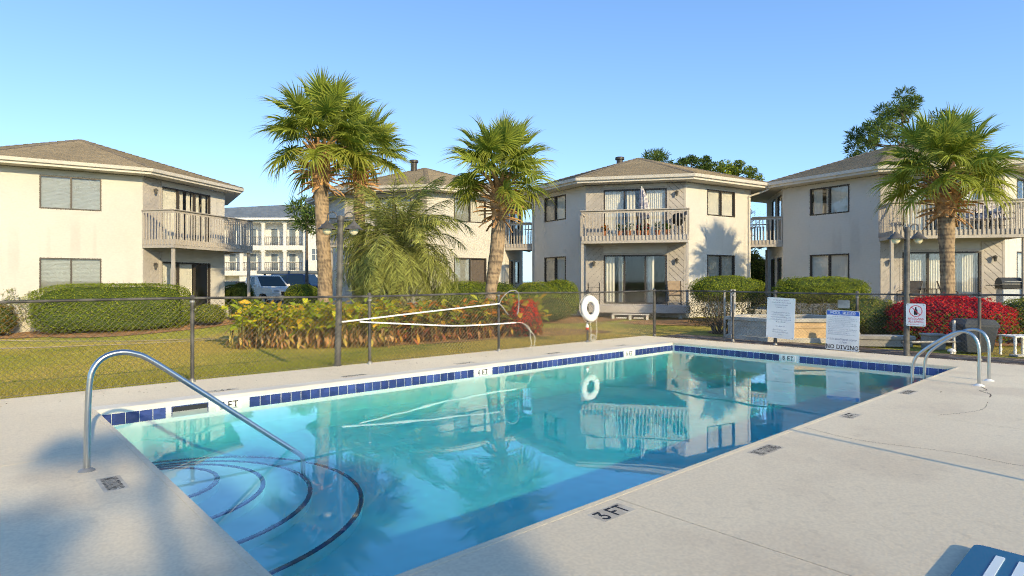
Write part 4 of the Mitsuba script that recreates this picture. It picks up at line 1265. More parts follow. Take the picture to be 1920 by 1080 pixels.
bush('speckled_shrub', 'yellow speckled shrub between the POOL RULES board and the right lamp post', 10.05, 17.2, .85, .75, 1.2, 0, YELLOW + OLIVE, 19, 'bush', 2.3, .05, 520, gaps=.2, stems=8, lump=.2, z0=0)
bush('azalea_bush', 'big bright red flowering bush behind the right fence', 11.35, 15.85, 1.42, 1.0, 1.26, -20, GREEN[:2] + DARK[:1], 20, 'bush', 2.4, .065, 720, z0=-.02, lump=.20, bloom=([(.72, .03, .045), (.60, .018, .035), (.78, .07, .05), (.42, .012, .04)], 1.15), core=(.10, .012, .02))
bush('right_shrub', 'yellow green shrub at the right edge beside the red bush', 13.9, 16.1, 1.0, .8, 1.25, 0, YELLOW + GREEN, 21, 'bush', 2.3, .055, 520, lump=.2, z0=-.02)
bush('passage_shrub', 'yellow leaved shrub seen through the passage to the right building', 13.6, 35.0, 1.5, 1.2, 3.2, 0, YELLOW + OLIVE, 22, 'bush', 2.2, .12, 200, lump=.3)


# palms ------------------------------------------------------------
def strip(pts, wid, cross):
    """a ribbon through pts with half widths wid across the directions cross"""
    V = np.stack([pts - cross * wid[:, None], pts + cross * wid[:, None]], 1).reshape(-1, 3)
    F = []
    for i in range(len(pts) - 1):
        q = 2 * i
        F += [(q, q + 1, q + 3), (q, q + 3, q + 2)]
    return V, np.array(F)


def fan_frond(seed, stalk=1.08, blade=.88, droop=.35, nseg=54):
    """costapalmate leaf along +x, face up"""
    r2 = np.random.default_rng(seed)
    t = np.linspace(0, 1, 7)
    pet = np.stack([t * stalk, t * 0, -.10 * t ** 2 * stalk], -1)
    Vs = [tube(pet, np.linspace(.022, .012, 7), 5)]
    cols = [np.tile([.16, .19, .05], (len(Vs[0][0]), 1))]
    down = np.array([0, 0, -1.0])
    hub = pet[-1]; ax = unit(pet[-1] - pet[-2])
    for i in range(nseg):
        a = (i + .5) / nseg * 2 - 1
        phi = a * math.radians(156)
        cost = hub + ax * (.42 * blade * (1 - abs(a)) ** 1.2) + down * (.22 * blade * (1 - abs(a)) ** 2)
        d = unit(ax * math.cos(phi) + np.array([0, math.sin(phi), 0]) + np.array([0, 0, .16 + .22 * abs(math.sin(phi))]))
        L = blade * (.95 - .22 * abs(a)) * r2.uniform(.86, 1.1)
        s = np.linspace(0, 1, 6)
        dr_ = droop * r2.uniform(.5, 1.6)
        pts = cost + d * (s * L)[:, None] + down * (dr_ * L * s ** 2.6)[:, None] + np.array([0, 1, 0]) * (r2.normal(0, .05) * L * s ** 2)[:, None]
        cr = unit(np.cross(d, [0, 0, 1.0])) * .9 + np.array([0, 0, .5]) * (1 if i % 2 else -1)
        cr = np.broadcast_to(unit(cr), pts.shape)
        wd = np.array([.013, .025, .030, .024, .013, .002]) * r2.uniform(.8, 1.15)
        m = strip(pts, wd, cr)
        Vs.append(m)
        base = np.array([.29, .36, .052]) * r2.uniform(.6, 1.3)
        tipc = np.array([.42, .43, .11]) * r2.uniform(.8, 1.2)
        f = np.repeat(s, 2)[:, None] ** 1.5
        cols.append(base * (1 - f * .6) + tipc * f * .6)
    v, f = join(Vs)
    return (v, f), np.vstack(cols)


_fan = {}


def fan(kind):
    """shared leaf shapes: 0-3 young, 4-7 grown, 8-10 old and drooping"""
    if kind not in _fan:
        dro = .28 if kind < 4 else .58 if kind < 8 else .72
        m, c = fan_frond(100 + kind, 1.08, .88, dro)
        if kind >= 8:
            c = c * [1.08, 1.0, .95]
        _fan[kind] = mikit.ply(m, 'm_leaf', False, None, c)
    return _fan[kind]


def trunk_mesh(path, radii, seed, sides=22):
    p = smoothpath(path, 16)
    s = np.linspace(0, 1, len(p))
    r = np.interp(s, np.linspace(0, 1, len(radii)), radii)
    v, f = tube(p, r, sides)
    ctr = np.repeat(p, sides, 0)
    d = v[:len(ctr)] - ctr
    nz = meshkit.fbm(np.stack([d[:, 0] * 6, d[:, 1] * 6, v[:len(ctr), 2] * 5], -1), 3, seed)[:, None]
    v[:len(ctr)] = ctr + d * (.93 + .16 * nz)
    return v, f


def sabal(label, path, radii, R, nf, seed, boot_len=.75, lean=(0, 0), scale=1.0, group=None, up=1.0):
    r2 = np.random.default_rng(seed)
    k = thing('sabal_palm', label, 'palm tree', group)
    add('trunk', trunk_mesh(path, radii, seed), 'm_palmtrunk', None, 50, parent=k)
    top = np.array(path[-1], float); rt = radii[-1]
    # old leaf bases below the crown
    bk = add('leaf_bases', trunk_mesh([top + [0, 0, -boot_len * .25], top + [0, 0, boot_len * .3], top + [0, 0, boot_len * .9]], [rt * .95, rt * 1.45, rt * .9], seed + 1, 18), 'm_boot', None, 50, parent=k)
    bt = [mikit.ply(xf(join([box(0, L, -.045, .045, -.012, .012, .006), xf(box(0, .16, -.03, .03, -.010, .010, .005), tr(L - .01, 0, 0) @ rot('y', 14))]), np.eye(4)), 'm_boot', False) for L in (.20, .28, .36)]
    for i in range(64):
        t = (i + .5) / 64
        a = i * 2.39996 + r2.normal(0, .15)
        z = -boot_len * .22 + boot_len * 1.05 * t
        el = -28 + 88 * t + r2.normal(0, 9)
        M = tr(*(top + [0, 0, z])) @ rot('z', math.degrees(a)) @ tr(rt * (1.0 + .3 * math.sin(t * 3)), 0, 0) @ rot('y', -el) @ rot('x', r2.normal(0, 15)) @ sc(R / 1.45)
        add('leaf_base', bt[i % 3], None, M, parent=bk)
    crown = top + [0, 0, boot_len * .95]
    for i in range(nf):
        t = (i + .5) / nf                                      # young upright to old hanging
        a = i * 2.39996 + r2.normal(0, .12)
        el = 82 - 104 * t ** .85 + r2.normal(0, 8)
        kind = int(r2.integers(0, 4)) if t < .3 else int(r2.integers(4, 8)) if t < .78 else int(r2.integers(8, 11))
        s = R / 2.15 * r2.uniform(.9, 1.1)
        M = tr(*(crown + [0, 0, .18 * (1 - t) * R - .10 * t * R * .6])) @ rot('z', math.degrees(a)) @ tr(.06, 0, 0) @ rot('y', -el) @ rot('x', r2.normal(0, 22)) @ sc(s, s * 1.0, s)
        add('frond', fan(kind), None, M, parent=k)
    for i in range(12):                                       # shorter half hidden leaves inside the crown
        M = tr(*(crown + [0, 0, .1 * R])) @ rot('z', i * 137.5 + 60) @ rot('y', -float(r2.uniform(5, 70))) @ rot('x', r2.normal(0, 25)) @ sc(R / 2.15 * .72)
        add('frond', fan(4 + i % 4), None, M, parent=k)
    return k


sabal('tallest palm with a straight trunk left of the feathery palm', [(-6.30, 20.5, -.4), (-6.28, 20.5, 1.4), (-6.36, 20.5, 3.4), (-6.42, 20.5, 5.0)], [.265, .24, .225, .225, .23], 2.02, 40, 1, 1.35)
sabal('second tall palm half hidden behind the tallest one', [(-5.95, 23.5, -.1), (-5.9, 23.5, 3), (-5.85, 23.5, 5.35)], [.25, .225, .22, .22], 1.85, 36, 2, 1.2)
sabal('leaning palm with a tan trunk in front of the passage', [(-.78, 20.0, -.3), (-.70, 20.0, 1.2), (-.50, 20.0, 2.6), (-.42, 20.0, 3.85)], [.20, .17, .19, .235, .23, .21], 1.82, 40, 3, 1.25)
sabal('palm in front of the right balcony above the red bush', [(14.22, 19.9, -.05), (14.2, 19.9, 1.5), (14.16, 19.9, 3.0), (14.15, 19.9, 3.95)], [.25, .195, .20, .235, .235], 1.98, 40, 4, 1.2)


def pinnate_frond(seed, L=2.5, arch=1.0):
    """feather leaf leaving the origin along +x and arching over"""
    r2 = np.random.default_rng(seed)
    n = 46
    s = np.linspace(0, 1, n)
    th = math.radians(18) - arch * 2.1 * s ** 1.35
    dx = np.cumsum(np.cos(th)) / n * L; dz = np.cumsum(np.sin(th)) / n * L
    p = np.stack([dx, 0 * s + .05 * np.sin(s * 3 + seed), dz], -1)
    parts = [tube(p[::3], np.linspace(.024, .006, len(p[::3])), 5)]
    cols = [np.tile([.20, .21, .085], (len(parts[0][0]), 1))]
    for i in range(6, n):
        t = unit(p[min(i + 1, n - 1)] - p[i - 1]); up = unit(np.cross(t, [0, 1.0, 0])) * -1
        for sg in (-1, 1):
            for h in range(2 if (i * 7 + sg) % 5 < 3 else 1):
                ll = (.56 * math.sin(math.pi * min(1, .12 + .88 * s[i])) ** .6 + .08) * r2.uniform(.8, 1.1)
                d = unit(t * r2.uniform(.35, .95) + np.array([0, sg, 0]) * r2.uniform(.6, 1.0) + up * r2.uniform(-.25, .85))
                q = np.linspace(0, 1, 5)
                b0 = p[i] + (p[i] - p[i - 1]) * h * .5
                pts = b0 + d * (q * ll)[:, None] + np.array([0, 0, -1.0]) * (ll * r2.uniform(.18, .55) * q ** 2.2)[:, None]
                cr = np.broadcast_to(unit(np.cross(d, up + r2.normal(0, .4, 3))), pts.shape)
                parts.append(strip(pts, np.array([.005, .0105, .0105, .007, .001]), cr))
                base = np.array([.35, .37, .11]) * r2.uniform(.5, 1.45)
                cols.append(np.tile(base, (10, 1)) * (1 + .25 * np.repeat(q, 2)[:, None]))
    v, f = join(parts)
    return (v, f), np.vstack(cols)


pin = []
for i in range(7):
    m, c = pinnate_frond(200 + i, 2.55 + .1 * (i % 3), [.62, .8, .95, 1.05, 1.15, 1.25, .5][i])
    pin.append(mikit.ply(m, 'm_leaf', False, None, c))
k = thing('pindo_palm', 'wide feathery palm with arching grey green fronds between the tall palms', 'palm tree')
PB = np.array([-4.05, 21.6, 0.0]); pz = g(PB[0], PB[1])
add('trunk', trunk_mesh([PB + [0, 0, pz - .1], PB + [.02, 0, 1.4], PB + [0, 0, 2.75]], [.30, .30, .36, .30], 77), 'm_bark', None, 50, parent=k)
r2 = np.random.default_rng(9)
for i in range(78):
    t = (i + .5) / 78
    a = i * 2.39996 + r2.normal(0, .1)
    el = 74 - 104 * t + r2.normal(0, 5)
    kind = 6 if t < .12 else int(r2.integers(0, 3)) if t < .45 else int(r2.integers(2, 6))
    s = r2.uniform(.9, 1.08) * (1.12 if t < .3 else 1.0)
    M = tr(*(PB + [0, 0, 2.85 - .5 * t])) @ rot('z', math.degrees(a)) @ tr(.12, 0, 0) @ rot('y', -el + 8) @ rot('x', r2.normal(0, 16)) @ sc(s)
    add('frond', pin[kind], None, M, parent=k)
stb = []
for i in range(50):
    a = i * 2.39996; z = .6 + 2.0 * i / 50
    stb.append(xf(box(0, .22, -.04, .04, -.015, .015, .005), tr(*(PB + [0, 0, z])) @ rot('z', math.degrees(a)) @ tr(.26, 0, 0) @ rot('y', -50)))
tag(add('leaf_stubs', join(stb), 'm_bark', parent=k), kind='stuff')


# canna beds -------------------------------------------------------
def canna(name, label, spots, cols_top, cols_low, hmin, hmax, seed, low_frac):
    r2 = np.random.default_rng(seed)
    VV, CC, FF, n = [], [], [], 0
    for x, y in spots:
        z0 = g(x, y); h = r2.uniform(hmin, hmax)
        lean = r2.normal(0, .07, 2)
        top = np.array([x + lean[0], y + lean[1], z0 + h * .86])
        st = tube([(x, y, z0 - .02), ((x + top[0]) / 2, (y + top[1]) / 2, z0 + h * .45), tuple(top)], [.013, .011, .006], 4, False)
        VV.append(st[0]); FF.append(st[1] + n); n += len(st[0])
        CC.append(np.tile(np.array([.26, .20, .075]) * r2.uniform(.6, 1.2), (len(st[0]), 1)))
        nl = int(r2.integers(8, 13))
        for i in range(nl):
            f = (i + .5) / nl
            dry = f < low_frac * r2.uniform(.7, 1.3)
            a = i * 2.4 + r2.uniform(0, 1.2)
            b = np.array([x, y, z0]) + (top - [x, y, z0]) * (.06 + .94 * f)
            L = r2.uniform(.24, .46) * (.85 if dry else 1)
            W = L * r2.uniform(.16, .24) * (.6 if dry else 1)
            el = r2.uniform(-.9, -.1) if dry else r2.uniform(.35, 1.2)
            q = np.linspace(0, 1, 5)
            curve = el - (q * (1.4 if dry else 1.5) * r2.uniform(.3, 1.1))
            dxy = np.cumsum(np.cos(curve)) * L / 5; dz = np.cumsum(np.sin(curve)) * L / 5
            pts = b + np.stack([math.cos(a) * dxy, math.sin(a) * dxy, dz], -1)
            cr = unit(np.array([-math.sin(a), math.cos(a), r2.normal(0, .35)]))
            m = strip(pts, W * np.array([.15, .85, 1.0, .7, .05]), np.broadcast_to(cr, pts.shape))
            VV.append(m[0]); FF.append(m[1] + n); n += len(m[0])
            pal = cols_low if dry else cols_top
            c = np.array(pal[int(r2.integers(len(pal)))]) * r2.uniform(.7, 1.3)
            c2 = c * np.array([1.25, .95, .7])
            w = np.repeat(q, 2)[:, None] ** 2 * .6
            CC.append(c * (1 - w) + c2 * w)
    k = add(name, (np.vstack(VV), np.vstack(FF)), 'm_leaf', color=np.vstack(CC))
    tag(k, label, 'plants', kind='stuff')


r2 = np.random.default_rng(31)
YT = [(.66, .66, .05), (.52, .60, .045), (.76, .66, .05), (.40, .50, .045), (.34, .44, .04), (.76, .50, .06)]
YL = [(.66, .44, .20), (.56, .33, .14), (.44, .25, .11), (.62, .50, .13)]
sp = []
while len(sp) < 330:
    x = r2.uniform(-8.25, -3.6); y = 17.7 + (x + 8.25) * .10 + r2.uniform(0, 1.7)
    sp.append((x, y))
canna('canna_bed', 'dense bed of tall yellow green canna leaves over dry tan stalks behind the left lamp post', sp, YT, YL, 1.1, 1.55, 5, .48)
OT = [(.44, .46, .05), (.34, .40, .045), (.62, .42, .06), (.24, .30, .04), (.66, .27, .05), (.17, .18, .035)]
OL = [(.48, .17, .07), (.32, .11, .055), (.58, .32, .13), (.64, .38, .07), (.16, .09, .05)]
sp = []
while len(sp) < 300:
    x = r2.uniform(-3.7, .9); y = 18.5 + (x + 3.7) * .10 + r2.uniform(0, 2.0)
    sp.append((x, y))
canna('mixed_bed', 'tangled bed of orange and brown turning leaves below the feathery palm', sp, OT, OL, .75, 1.40, 6, .5)


# trees ------------------------------------------------------------
def tree(name, label, x, y, h, crown_z, rx, rz, clumps, clump_r, leaf, cols, seed, density=150, trunk_r=.22, tuft=False, lean=(0, 0), cat='tree', z0=None):
    r2 = np.random.default_rng(seed)
    k = thing(name, label, cat)
    z0 = g(x, y) - .1 if z0 is None else z0
    base = np.array([x, y, z0])
    tip = base + [lean[0], lean[1], h * .93]
    path = smoothpath([base, base * .6 + tip * .4 + r2.normal(0, .15, 3) * [1, 1, 0], tip], 10)
    parts = [tube(path, np.linspace(trunk_r, trunk_r * .25, len(path)), 9)]
    cs = []
    for i in range(clumps):
        for _ in range(60):
            d = r2.normal(0, 1, 3); d = d / np.linalg.norm(d) * r2.uniform(.35, 1) ** .5
            c = np.array([x + lean[0] * .8, y + lean[1] * .8, z0 + crown_z]) + d * [rx, rx, rz]
            if all(np.linalg.norm(c - o) > clump_r * .9 for o in cs):
                break
        cs.append(c)
    VV, FF, CC, n = [], [], [], 0
    for c in cs:
        j = np.argmin(np.abs(path[:, 2] - (c[2] - .35 * np.linalg.norm(c[:2] - tip[:2]))))
        mid = (path[j] + c) / 2 + r2.normal(0, .2, 3) * [1, 1, .5] - [0, 0, .1 * rx]
        parts.append(tube(smoothpath([path[j], mid, c], 4), np.linspace(trunk_r * .32, .02, 9), 5))
        rr = clump_r * r2.uniform(.65, 1.25)
        N = int(density * r2.uniform(.7, 1.2))
        d = unit(r2.normal(0, 1, (N, 3))); rad = rr * r2.uniform(.25, 1, (N, 1)) ** .6
        pc = c + d * rad * [1, 1, .68]
        if tuft:
            a = unit(d + [0, 0, .35] + r2.normal(0, .45, (N, 3))); b = unit(np.cross(a, r2.normal(0, 1, (N, 3))))
            s = leaf * r2.uniform(.6, 1.3, (N, 1))
            V = np.stack([pc - b * s * .09, pc + b * s * .09, pc + a * s + b * s * .05, pc + a * s - b * s * .05], 1).reshape(-1, 3)
            bb = 4 * np.arange(N)[:, None]
            F = np.stack([bb + [0, 1, 2], bb + [0, 2, 3]], 1).reshape(-1, 3)
        else:
            V, F = leaves(pc, d, leaf, r2, .5, .8)
        col = palette(N, cols, r2) * r2.uniform(.75, 1.25)
        VV.append(V); FF.append(F + n); n += len(V); CC.append(np.repeat(col, 4, 0))
    add('trunk', join(parts), 'm_bark', None, 60, parent=k)
    add('crown', (np.vstack(VV), np.vstack(FF)), 'm_leaf', parent=k, color=np.vstack(CC))
    return k


PINE = [(.10, .16, .04), (.14, .20, .045), (.07, .115, .035), (.19, .23, .055)]
tree('pine_tree', 'tall open crowned pine rising behind the right building', 36.0, 55, 18.3, 14.4, 4.2, 4.0, 62, .72, .36, PINE, 51, 210, .3, True, (-.9, 0))
tree('pine_tree', 'small pine top showing above the ridge of the middle building', 13.9, 60, 14.6, 13.2, 1.1, 1.2, 10, .8, .4, PINE, 52, 170, .22, True)
tree('oak_tree', 'dark ragged tree top behind the middle building', 17.6, 60, 14.6, 12.6, 2.0, 1.9, 26, .7, .26, PINE[:3], 53, 170, .22, False)
tree('broad_tree', 'rounded sunlit tree top beyond the right slope of the middle roof', 21.3, 60, 13.4, 11.5, 2.6, 1.8, 44, .8, .26, GREEN + PINE, 54, 190, .25, False)
tree('pine_tree', 'thin pine beside the trunk of the tallest palm', -15.1, 45, 8.0, 6.6, 1.0, 1.3, 8, .75, .4, PINE, 55, 150, .16, True)
tree('bare_tree', 'thin leafless tree seen through the passage on the right', 15.8, 42, 7.5, 5.4, 1.6, 1.8, 40, .5, .1, [(.20, .15, .08)], 56, 12, .13, False)
# the trees behind the camera whose shade dapples the near deck
tree('shade_tree', 'tall open tree behind the camera that dapples the deck', 10.8, -15.6, 9.9, 8.5, 1.9, 1.0, 14, .36, .22, GREEN, 61, 130, .22, False)
tree('shade_tree', 'thin feathery tree beside the tall open tree behind the camera', 10.75, -13.3, 8.6, 7.65, 1.05, .62, 10, .31, .2, GREEN, 62, 120, .12, False)
# ------------------------------------------------------------------ low stone things behind the right fence
k = thing('stone_basin', 'low octagon sided stone planter basin behind the notice board, sunlit sides coloured tan', 'planter')
bp = np.array([(6.23, 17.6), (6.92, 16.50), (8.55, 16.40), (9.6, 17.3), (9.0, 18.6), (7.2, 18.8)])
bpoly = Polygon(bp)
add('base_course', prism(bpoly.buffer(.06, join_style=2).difference(bpoly.buffer(-.2, join_style=2)), -.15, .09), 'm_stone', parent=k)
for i in range(6):
    a, e = bp[i], bp[(i + 1) % 6]
    L = np.linalg.norm(e - a); d = (e - a) / L
    add('side_panel', flat(sbox(0, .09, L, .52), 0, -.12), 'm_stone_sunlit' if i in (1, 2, 3) else 'm_stone', frame([*a, 0], d, [d[1], -d[0]]), parent=k)  # sun-facing sides carry their warm lit tone as base colour
    add('moulding', flat(sbox(.0, .36, L, .42), .025, .0005), 'm_stone_sunlit' if i in (1, 2, 3) else 'm_stone', frame([*a, 0], d, [d[1], -d[0]]), parent=k)
rimp = bpoly.buffer(.07, join_style=2).difference(bpoly.buffer(-.2, join_style=2))
add('rim', prism(rimp, .52, .61), 'm_stone', parent=k)
add('soil', prism(bpoly.buffer(-.13, join_style=2), .3, .47), 'm_soil', parent=k)

k = thing('concrete_bench', 'long low pale concrete bench behind the right fence', 'bench')
BM = frame([8.55, 15.15, 0], np.array([.985, -.17]), [-.17, -.985])
add('seat', box(0, 1.35, -.38, 0, .17, .27, .015), 'm_bench', BM, parent=k)
add('apron', box(.05, 1.30, -.30, -.04, 0, .168, .01), 'm_bench', BM, parent=k)
k = thing('concrete_block', 'small square concrete block between the bench and the dark cart', 'block')
add('body', box(10.0, 10.38, 14.6, 14.95, -.03, .30, .015), 'm_bench', parent=k)
add('cap', box(9.97, 10.41, 14.57, 14.98, .302, .35, .012), 'm_bench', parent=k)
k = thing('low_pipe_rail', 'grey horizontal pipe rail low behind the no glass sign', 'rail')
add('pipe', tube([(8.78, 13.75, .24), (10.3, 13.95, .235)], .03, 10), 'm_galv', None, True, parent=k)
for x, y in ((8.95, 13.77), (10.1, 13.92)):
    add('leg', tube([(x, y, -.05), (x, y, .22)], .022, 8), 'm_galv', None, True, parent=k)
k = thing('leaning_slab', 'pale stone slab leaning beside the POOL RULES board', 'slab')
add('slab', prism(Polygon([(0, 0), (.42, 0), (.34, .18), (.16, .60), (.04, .62)]), 0, .09), 'm_stone', tr(8.55, 15.55, -.03) @ rot('z', -12) @ rot('x', 82), parent=k)

k = thing('trash_cart', 'dark grey lidded trash cart in front of the red bush', 'trash bin')
TM = frame([10.55, 13.95, -.02], np.array([.98, -.2]), [-.2, -.98])
def taper(w0, d0, w1, d1, z0, z1, c=.03):
    pts = []
    for w, d, z in ((w0, d0, z0), (w1, d1, z1)):
        for a in (-1, 1):
            for b in (-1, 1):
                pts += [(a * (w - c), b * d, z), (a * w, b * (d - c), z)]
    m = trimesh.Trimesh(pts).convex_hull
    return np.array(m.vertices), np.array(m.faces)
add('body', taper(.27, .25, .345, .33, .04, .60), 'm_bin', TM, parent=k)
add('rim', taper(.365, .35, .365, .35, .602, .66), 'm_bin', TM, parent=k)
add('lid', join([taper(.36, .345, .30, .28, .662, .77)]), 'm_bin', TM, parent=k)
add('handle', tube([(-.25, -.36, .64), (-.25, -.43, .66), (.25, -.43, .66), (.25, -.36, .64)], .016, 8), 'm_black', TM, True, parent=k)
for s in (-1, 1):
    add('wheel', xf(lathe([(0, -.03), (.10, -.03), (.11, 0), (.10, .03), (0, .03)], 16), tr(s * .26, -.26, .10) @ rot('y', 90)), 'm_rubber', TM, 40, parent=k)
k = thing('wooden_stake', 'thin wooden stake beside the dark trash cart', 'stake')
add('stake', box(10.06, 10.11, 13.90, 13.95, -.1, .72, .004), 'm_fascia', parent=k)
k = thing('side_table', 'small white plastic table with turned legs right of the trash cart', 'table')
TB = tr(11.25, 13.55, -.03)
add('top', prism(sbox(-.27, -.22, .27, .22).buffer(.03, 4), .42, .45), 'm_white', TB, parent=k)
for a in (-.25, .25):
    for b in (-.2, .2):
        add('leg', xf(lathe([(.03, 0), (.026, .06), (.034, .12), (.022, .2), (.036, .3), (.03, .418)], 12), tr(a, b, 0)), 'm_white', TB, 40, parent=k)
k = thing('stepping_slab', 'small pale paving slab on the ground under the white table', 'slab')
add('slab', box(10.9, 11.35, 13.15, 13.4, -.02, .02, .008), 'm_stone', parent=k)
k = thing('path_light', 'small white ground light beside the concrete block', 'light')
add('spike', lathe([(0, 0), (.03, 0), (.03, .06), (0, .06)], 10), 'm_white', tr(9.9, 13.75, -.02), 40, parent=k)
add('head', lathe([(0, .06), (.09, .06), (.07, .10), (0, .13)], 14), 'm_white', tr(9.9, 13.75, -.02), 40, parent=k)
k = thing('wall_meter', 'grey utility post pair behind the fence near the pool corner', 'post')
add('post', box(6.02, 6.07, 17.35, 17.40, -.1, 1.36, .005), 'm_galv', parent=k)
add('post', box(6.26, 6.38, 17.42, 17.52, -.1, 1.38, .005), 'm_fascia', parent=k)


# ------------------------------------------------------------------ far white building beyond the parking
k = thing('far_building', 'white three storey building with columns and blue grey roof beyond the parking', 'building')
FY, Z0 = 73.0, -.3
zs = [2.9, 5.95, 8.95]
x0, x1 = -44.0, -24.6
wins = []
body = sbox(x0, Z0, x1, 9.0)
FM = frame([0, FY + 1.6, 0], [1.0, 0], [0, -1.0])
op = []
for zf in (2.9, 5.95):
    for x in (-37.2, -34.6, -32.1, -29.5, -27.3, -39.6):
        op.append(sbox(x, zf + .05, x + .95, zf + 2.2))
for o in op:
    body = body.difference(o)
add('wall', flat(body, 0, -.2), 'm_farwall', FM, parent=k)
for o in op:
    a, b_, c, d = o.bounds
    w = add('window', flat(o.difference(sbox(a + .08, b_ + .08, c - .08, d - .08)).union(sbox(a, (b_ + d) / 2 - .03, c, (b_ + d) / 2 + .03)), .03, -.06), 'm_white', FM, parent=k)
    add('pane', flat(sbox(a + .08, b_ + .08, c - .08, d - .08), -.04, -.05), 'm_paneblue', FM, parent=w)
    add('back_panel', flat(sbox(a, b_, c, d), -.19, -.21), 'm_interior', FM, parent=w)
FF_ = frame([0, FY, 0], [1.0, 0], [0, -1.0])
for zf in (2.9, 5.95):
    sl = add('gallery', box(x0, x1, -1.6, .05, zf - .55, zf, .02), 'm_farwall', FF_, parent=k)
    rails = [sbox(x0, zf + 1.0, x1, zf + 1.06), sbox(x0, zf + .12, x1, zf + .16)] + [sbox(x, zf, x + .035, zf + 1.0) for x in np.arange(x0 + .1, x1, .22)]
    from shapely.ops import unary_union
    q = unary_union(rails)
    for xx in (-37.5, -34.9, -32.4, -29.8, -27.2, -24.9):
        q = q.difference(sbox(xx - .2, 0, xx + .2, 20))
    add('railing', flat(q, -.10, -.14), 'm_bronze', FF_, parent=sl)
for x in (-37.5, -34.9, -32.4, -29.8, -27.2, -24.8):
    for za, zb in ((2.9, 5.40), (5.95, 8.75)):
        c = add('column', box(x - .17, x + .17, -.34, -.0, za + .002, zb, .02), 'm_farwall', FF_, parent=k)
        add('capital', box(x - .25, x + .25, -.40, .06, zb - .22, zb - .002, .03), 'm_farwall', FF_, parent=c)
add('beam', box(x0, x1, -1.6, .08, 8.752, 9.05, .02), 'm_farwall', FF_, parent=k)
for x in np.arange(-42, -24, 3.1):
    add('pier', box(x, x + .9, -1.6, -.2, Z0, 2.34, .02), 'm_farwall', FF_, parent=k)
add('wing_wall', flat(sbox(-24.5, Z0, -17, 9.05).difference(sbox(-23.9, 4.1, -22.9, 5.6)).difference(sbox(-20.9, 4.1, -19.9, 5.6)), .4, -.2), 'm_farwall', FF_, parent=k)
for x in (-23.9, -20.9):
    o = sbox(x, 4.1, x + 1.0, 5.6)
    w = add('window', flat(o.difference(sbox(x + .07, 4.17, x + .47, 4.82)).difference(sbox(x + .53, 4.17, x + .93, 4.82)).difference(sbox(x + .07, 4.88, x + .47, 5.53)).difference(sbox(x + .53, 4.88, x + .93, 5.53)), .38, .30), 'm_white', FF_, parent=k)
    add('pane', flat(o, .30, .28), 'm_paneblue', FF_, parent=w)
add('left_wing', flat(sbox(-52, Z0, -44.2, 9.05).difference(sbox(-47, 4.1, -46, 5.6)), 2.5, 2.2), 'm_farwall', FF_, parent=k)
rv = np.array([(-53, FY - .7, 9.06), (-16, FY - .7, 9.06), (-16, FY + 13, 9.06), (-53, FY + 13, 9.06), (-43, FY + 6, 10.9), (-27.9, FY + 3.2, 11.25), (-22, FY + 6, 10.6)])
rf = [(0, 1, 5), (0, 5, 4), (1, 6, 5), (1, 2, 6), (2, 3, 4), (2, 4, 6), (4, 5, 6), (3, 0, 4), (0, 3, 2), (0, 2, 1)]
r_ = add('roof', (rv, np.array(rf)), 'm_farroof', parent=k)
add('eave_board', box(-53, -16, .70, .74, 8.95, 9.2, .01), 'm_white', FF_, parent=r_)
k = thing('far_house', 'low white house with paned windows behind the left balcony posts', 'building')
HM = frame([-31.6, 52, 0], [1.0, 0], [0, -1.0])
hw = sbox(0, -.4, 5.2, 4.2).difference(sbox(.9, 1.9, 1.6, 3.3)).difference(sbox(1.9, 1.9, 2.6, 3.3))
add('wall', flat(hw, 0, -.25), 'm_farwall', HM, parent=k)
for x in (.9, 1.9):
    o = sbox(x, 1.9, x + .7, 3.3)
    w = add('window', flat(o.difference(sbox(x + .06, 1.96, x + .32, 2.57)).difference(sbox(x + .38, 1.96, x + .64, 2.57)).difference(sbox(x + .06, 2.63, x + .32, 3.24)).difference(sbox(x + .38, 2.63, x + .64, 3.24)), .03, -.03), 'm_white', HM, parent=k)
    add('pane', flat(o, -.04, -.06), 'm_paneblue', HM, parent=w)
add('roof', prism(Polygon([(-.5, -.6), (5.7, -.6), (5.7, 6), (-.5, 6)]), 4.2, 4.5), 'm_farroof', tr(-31.6, 52, 0), parent=k)


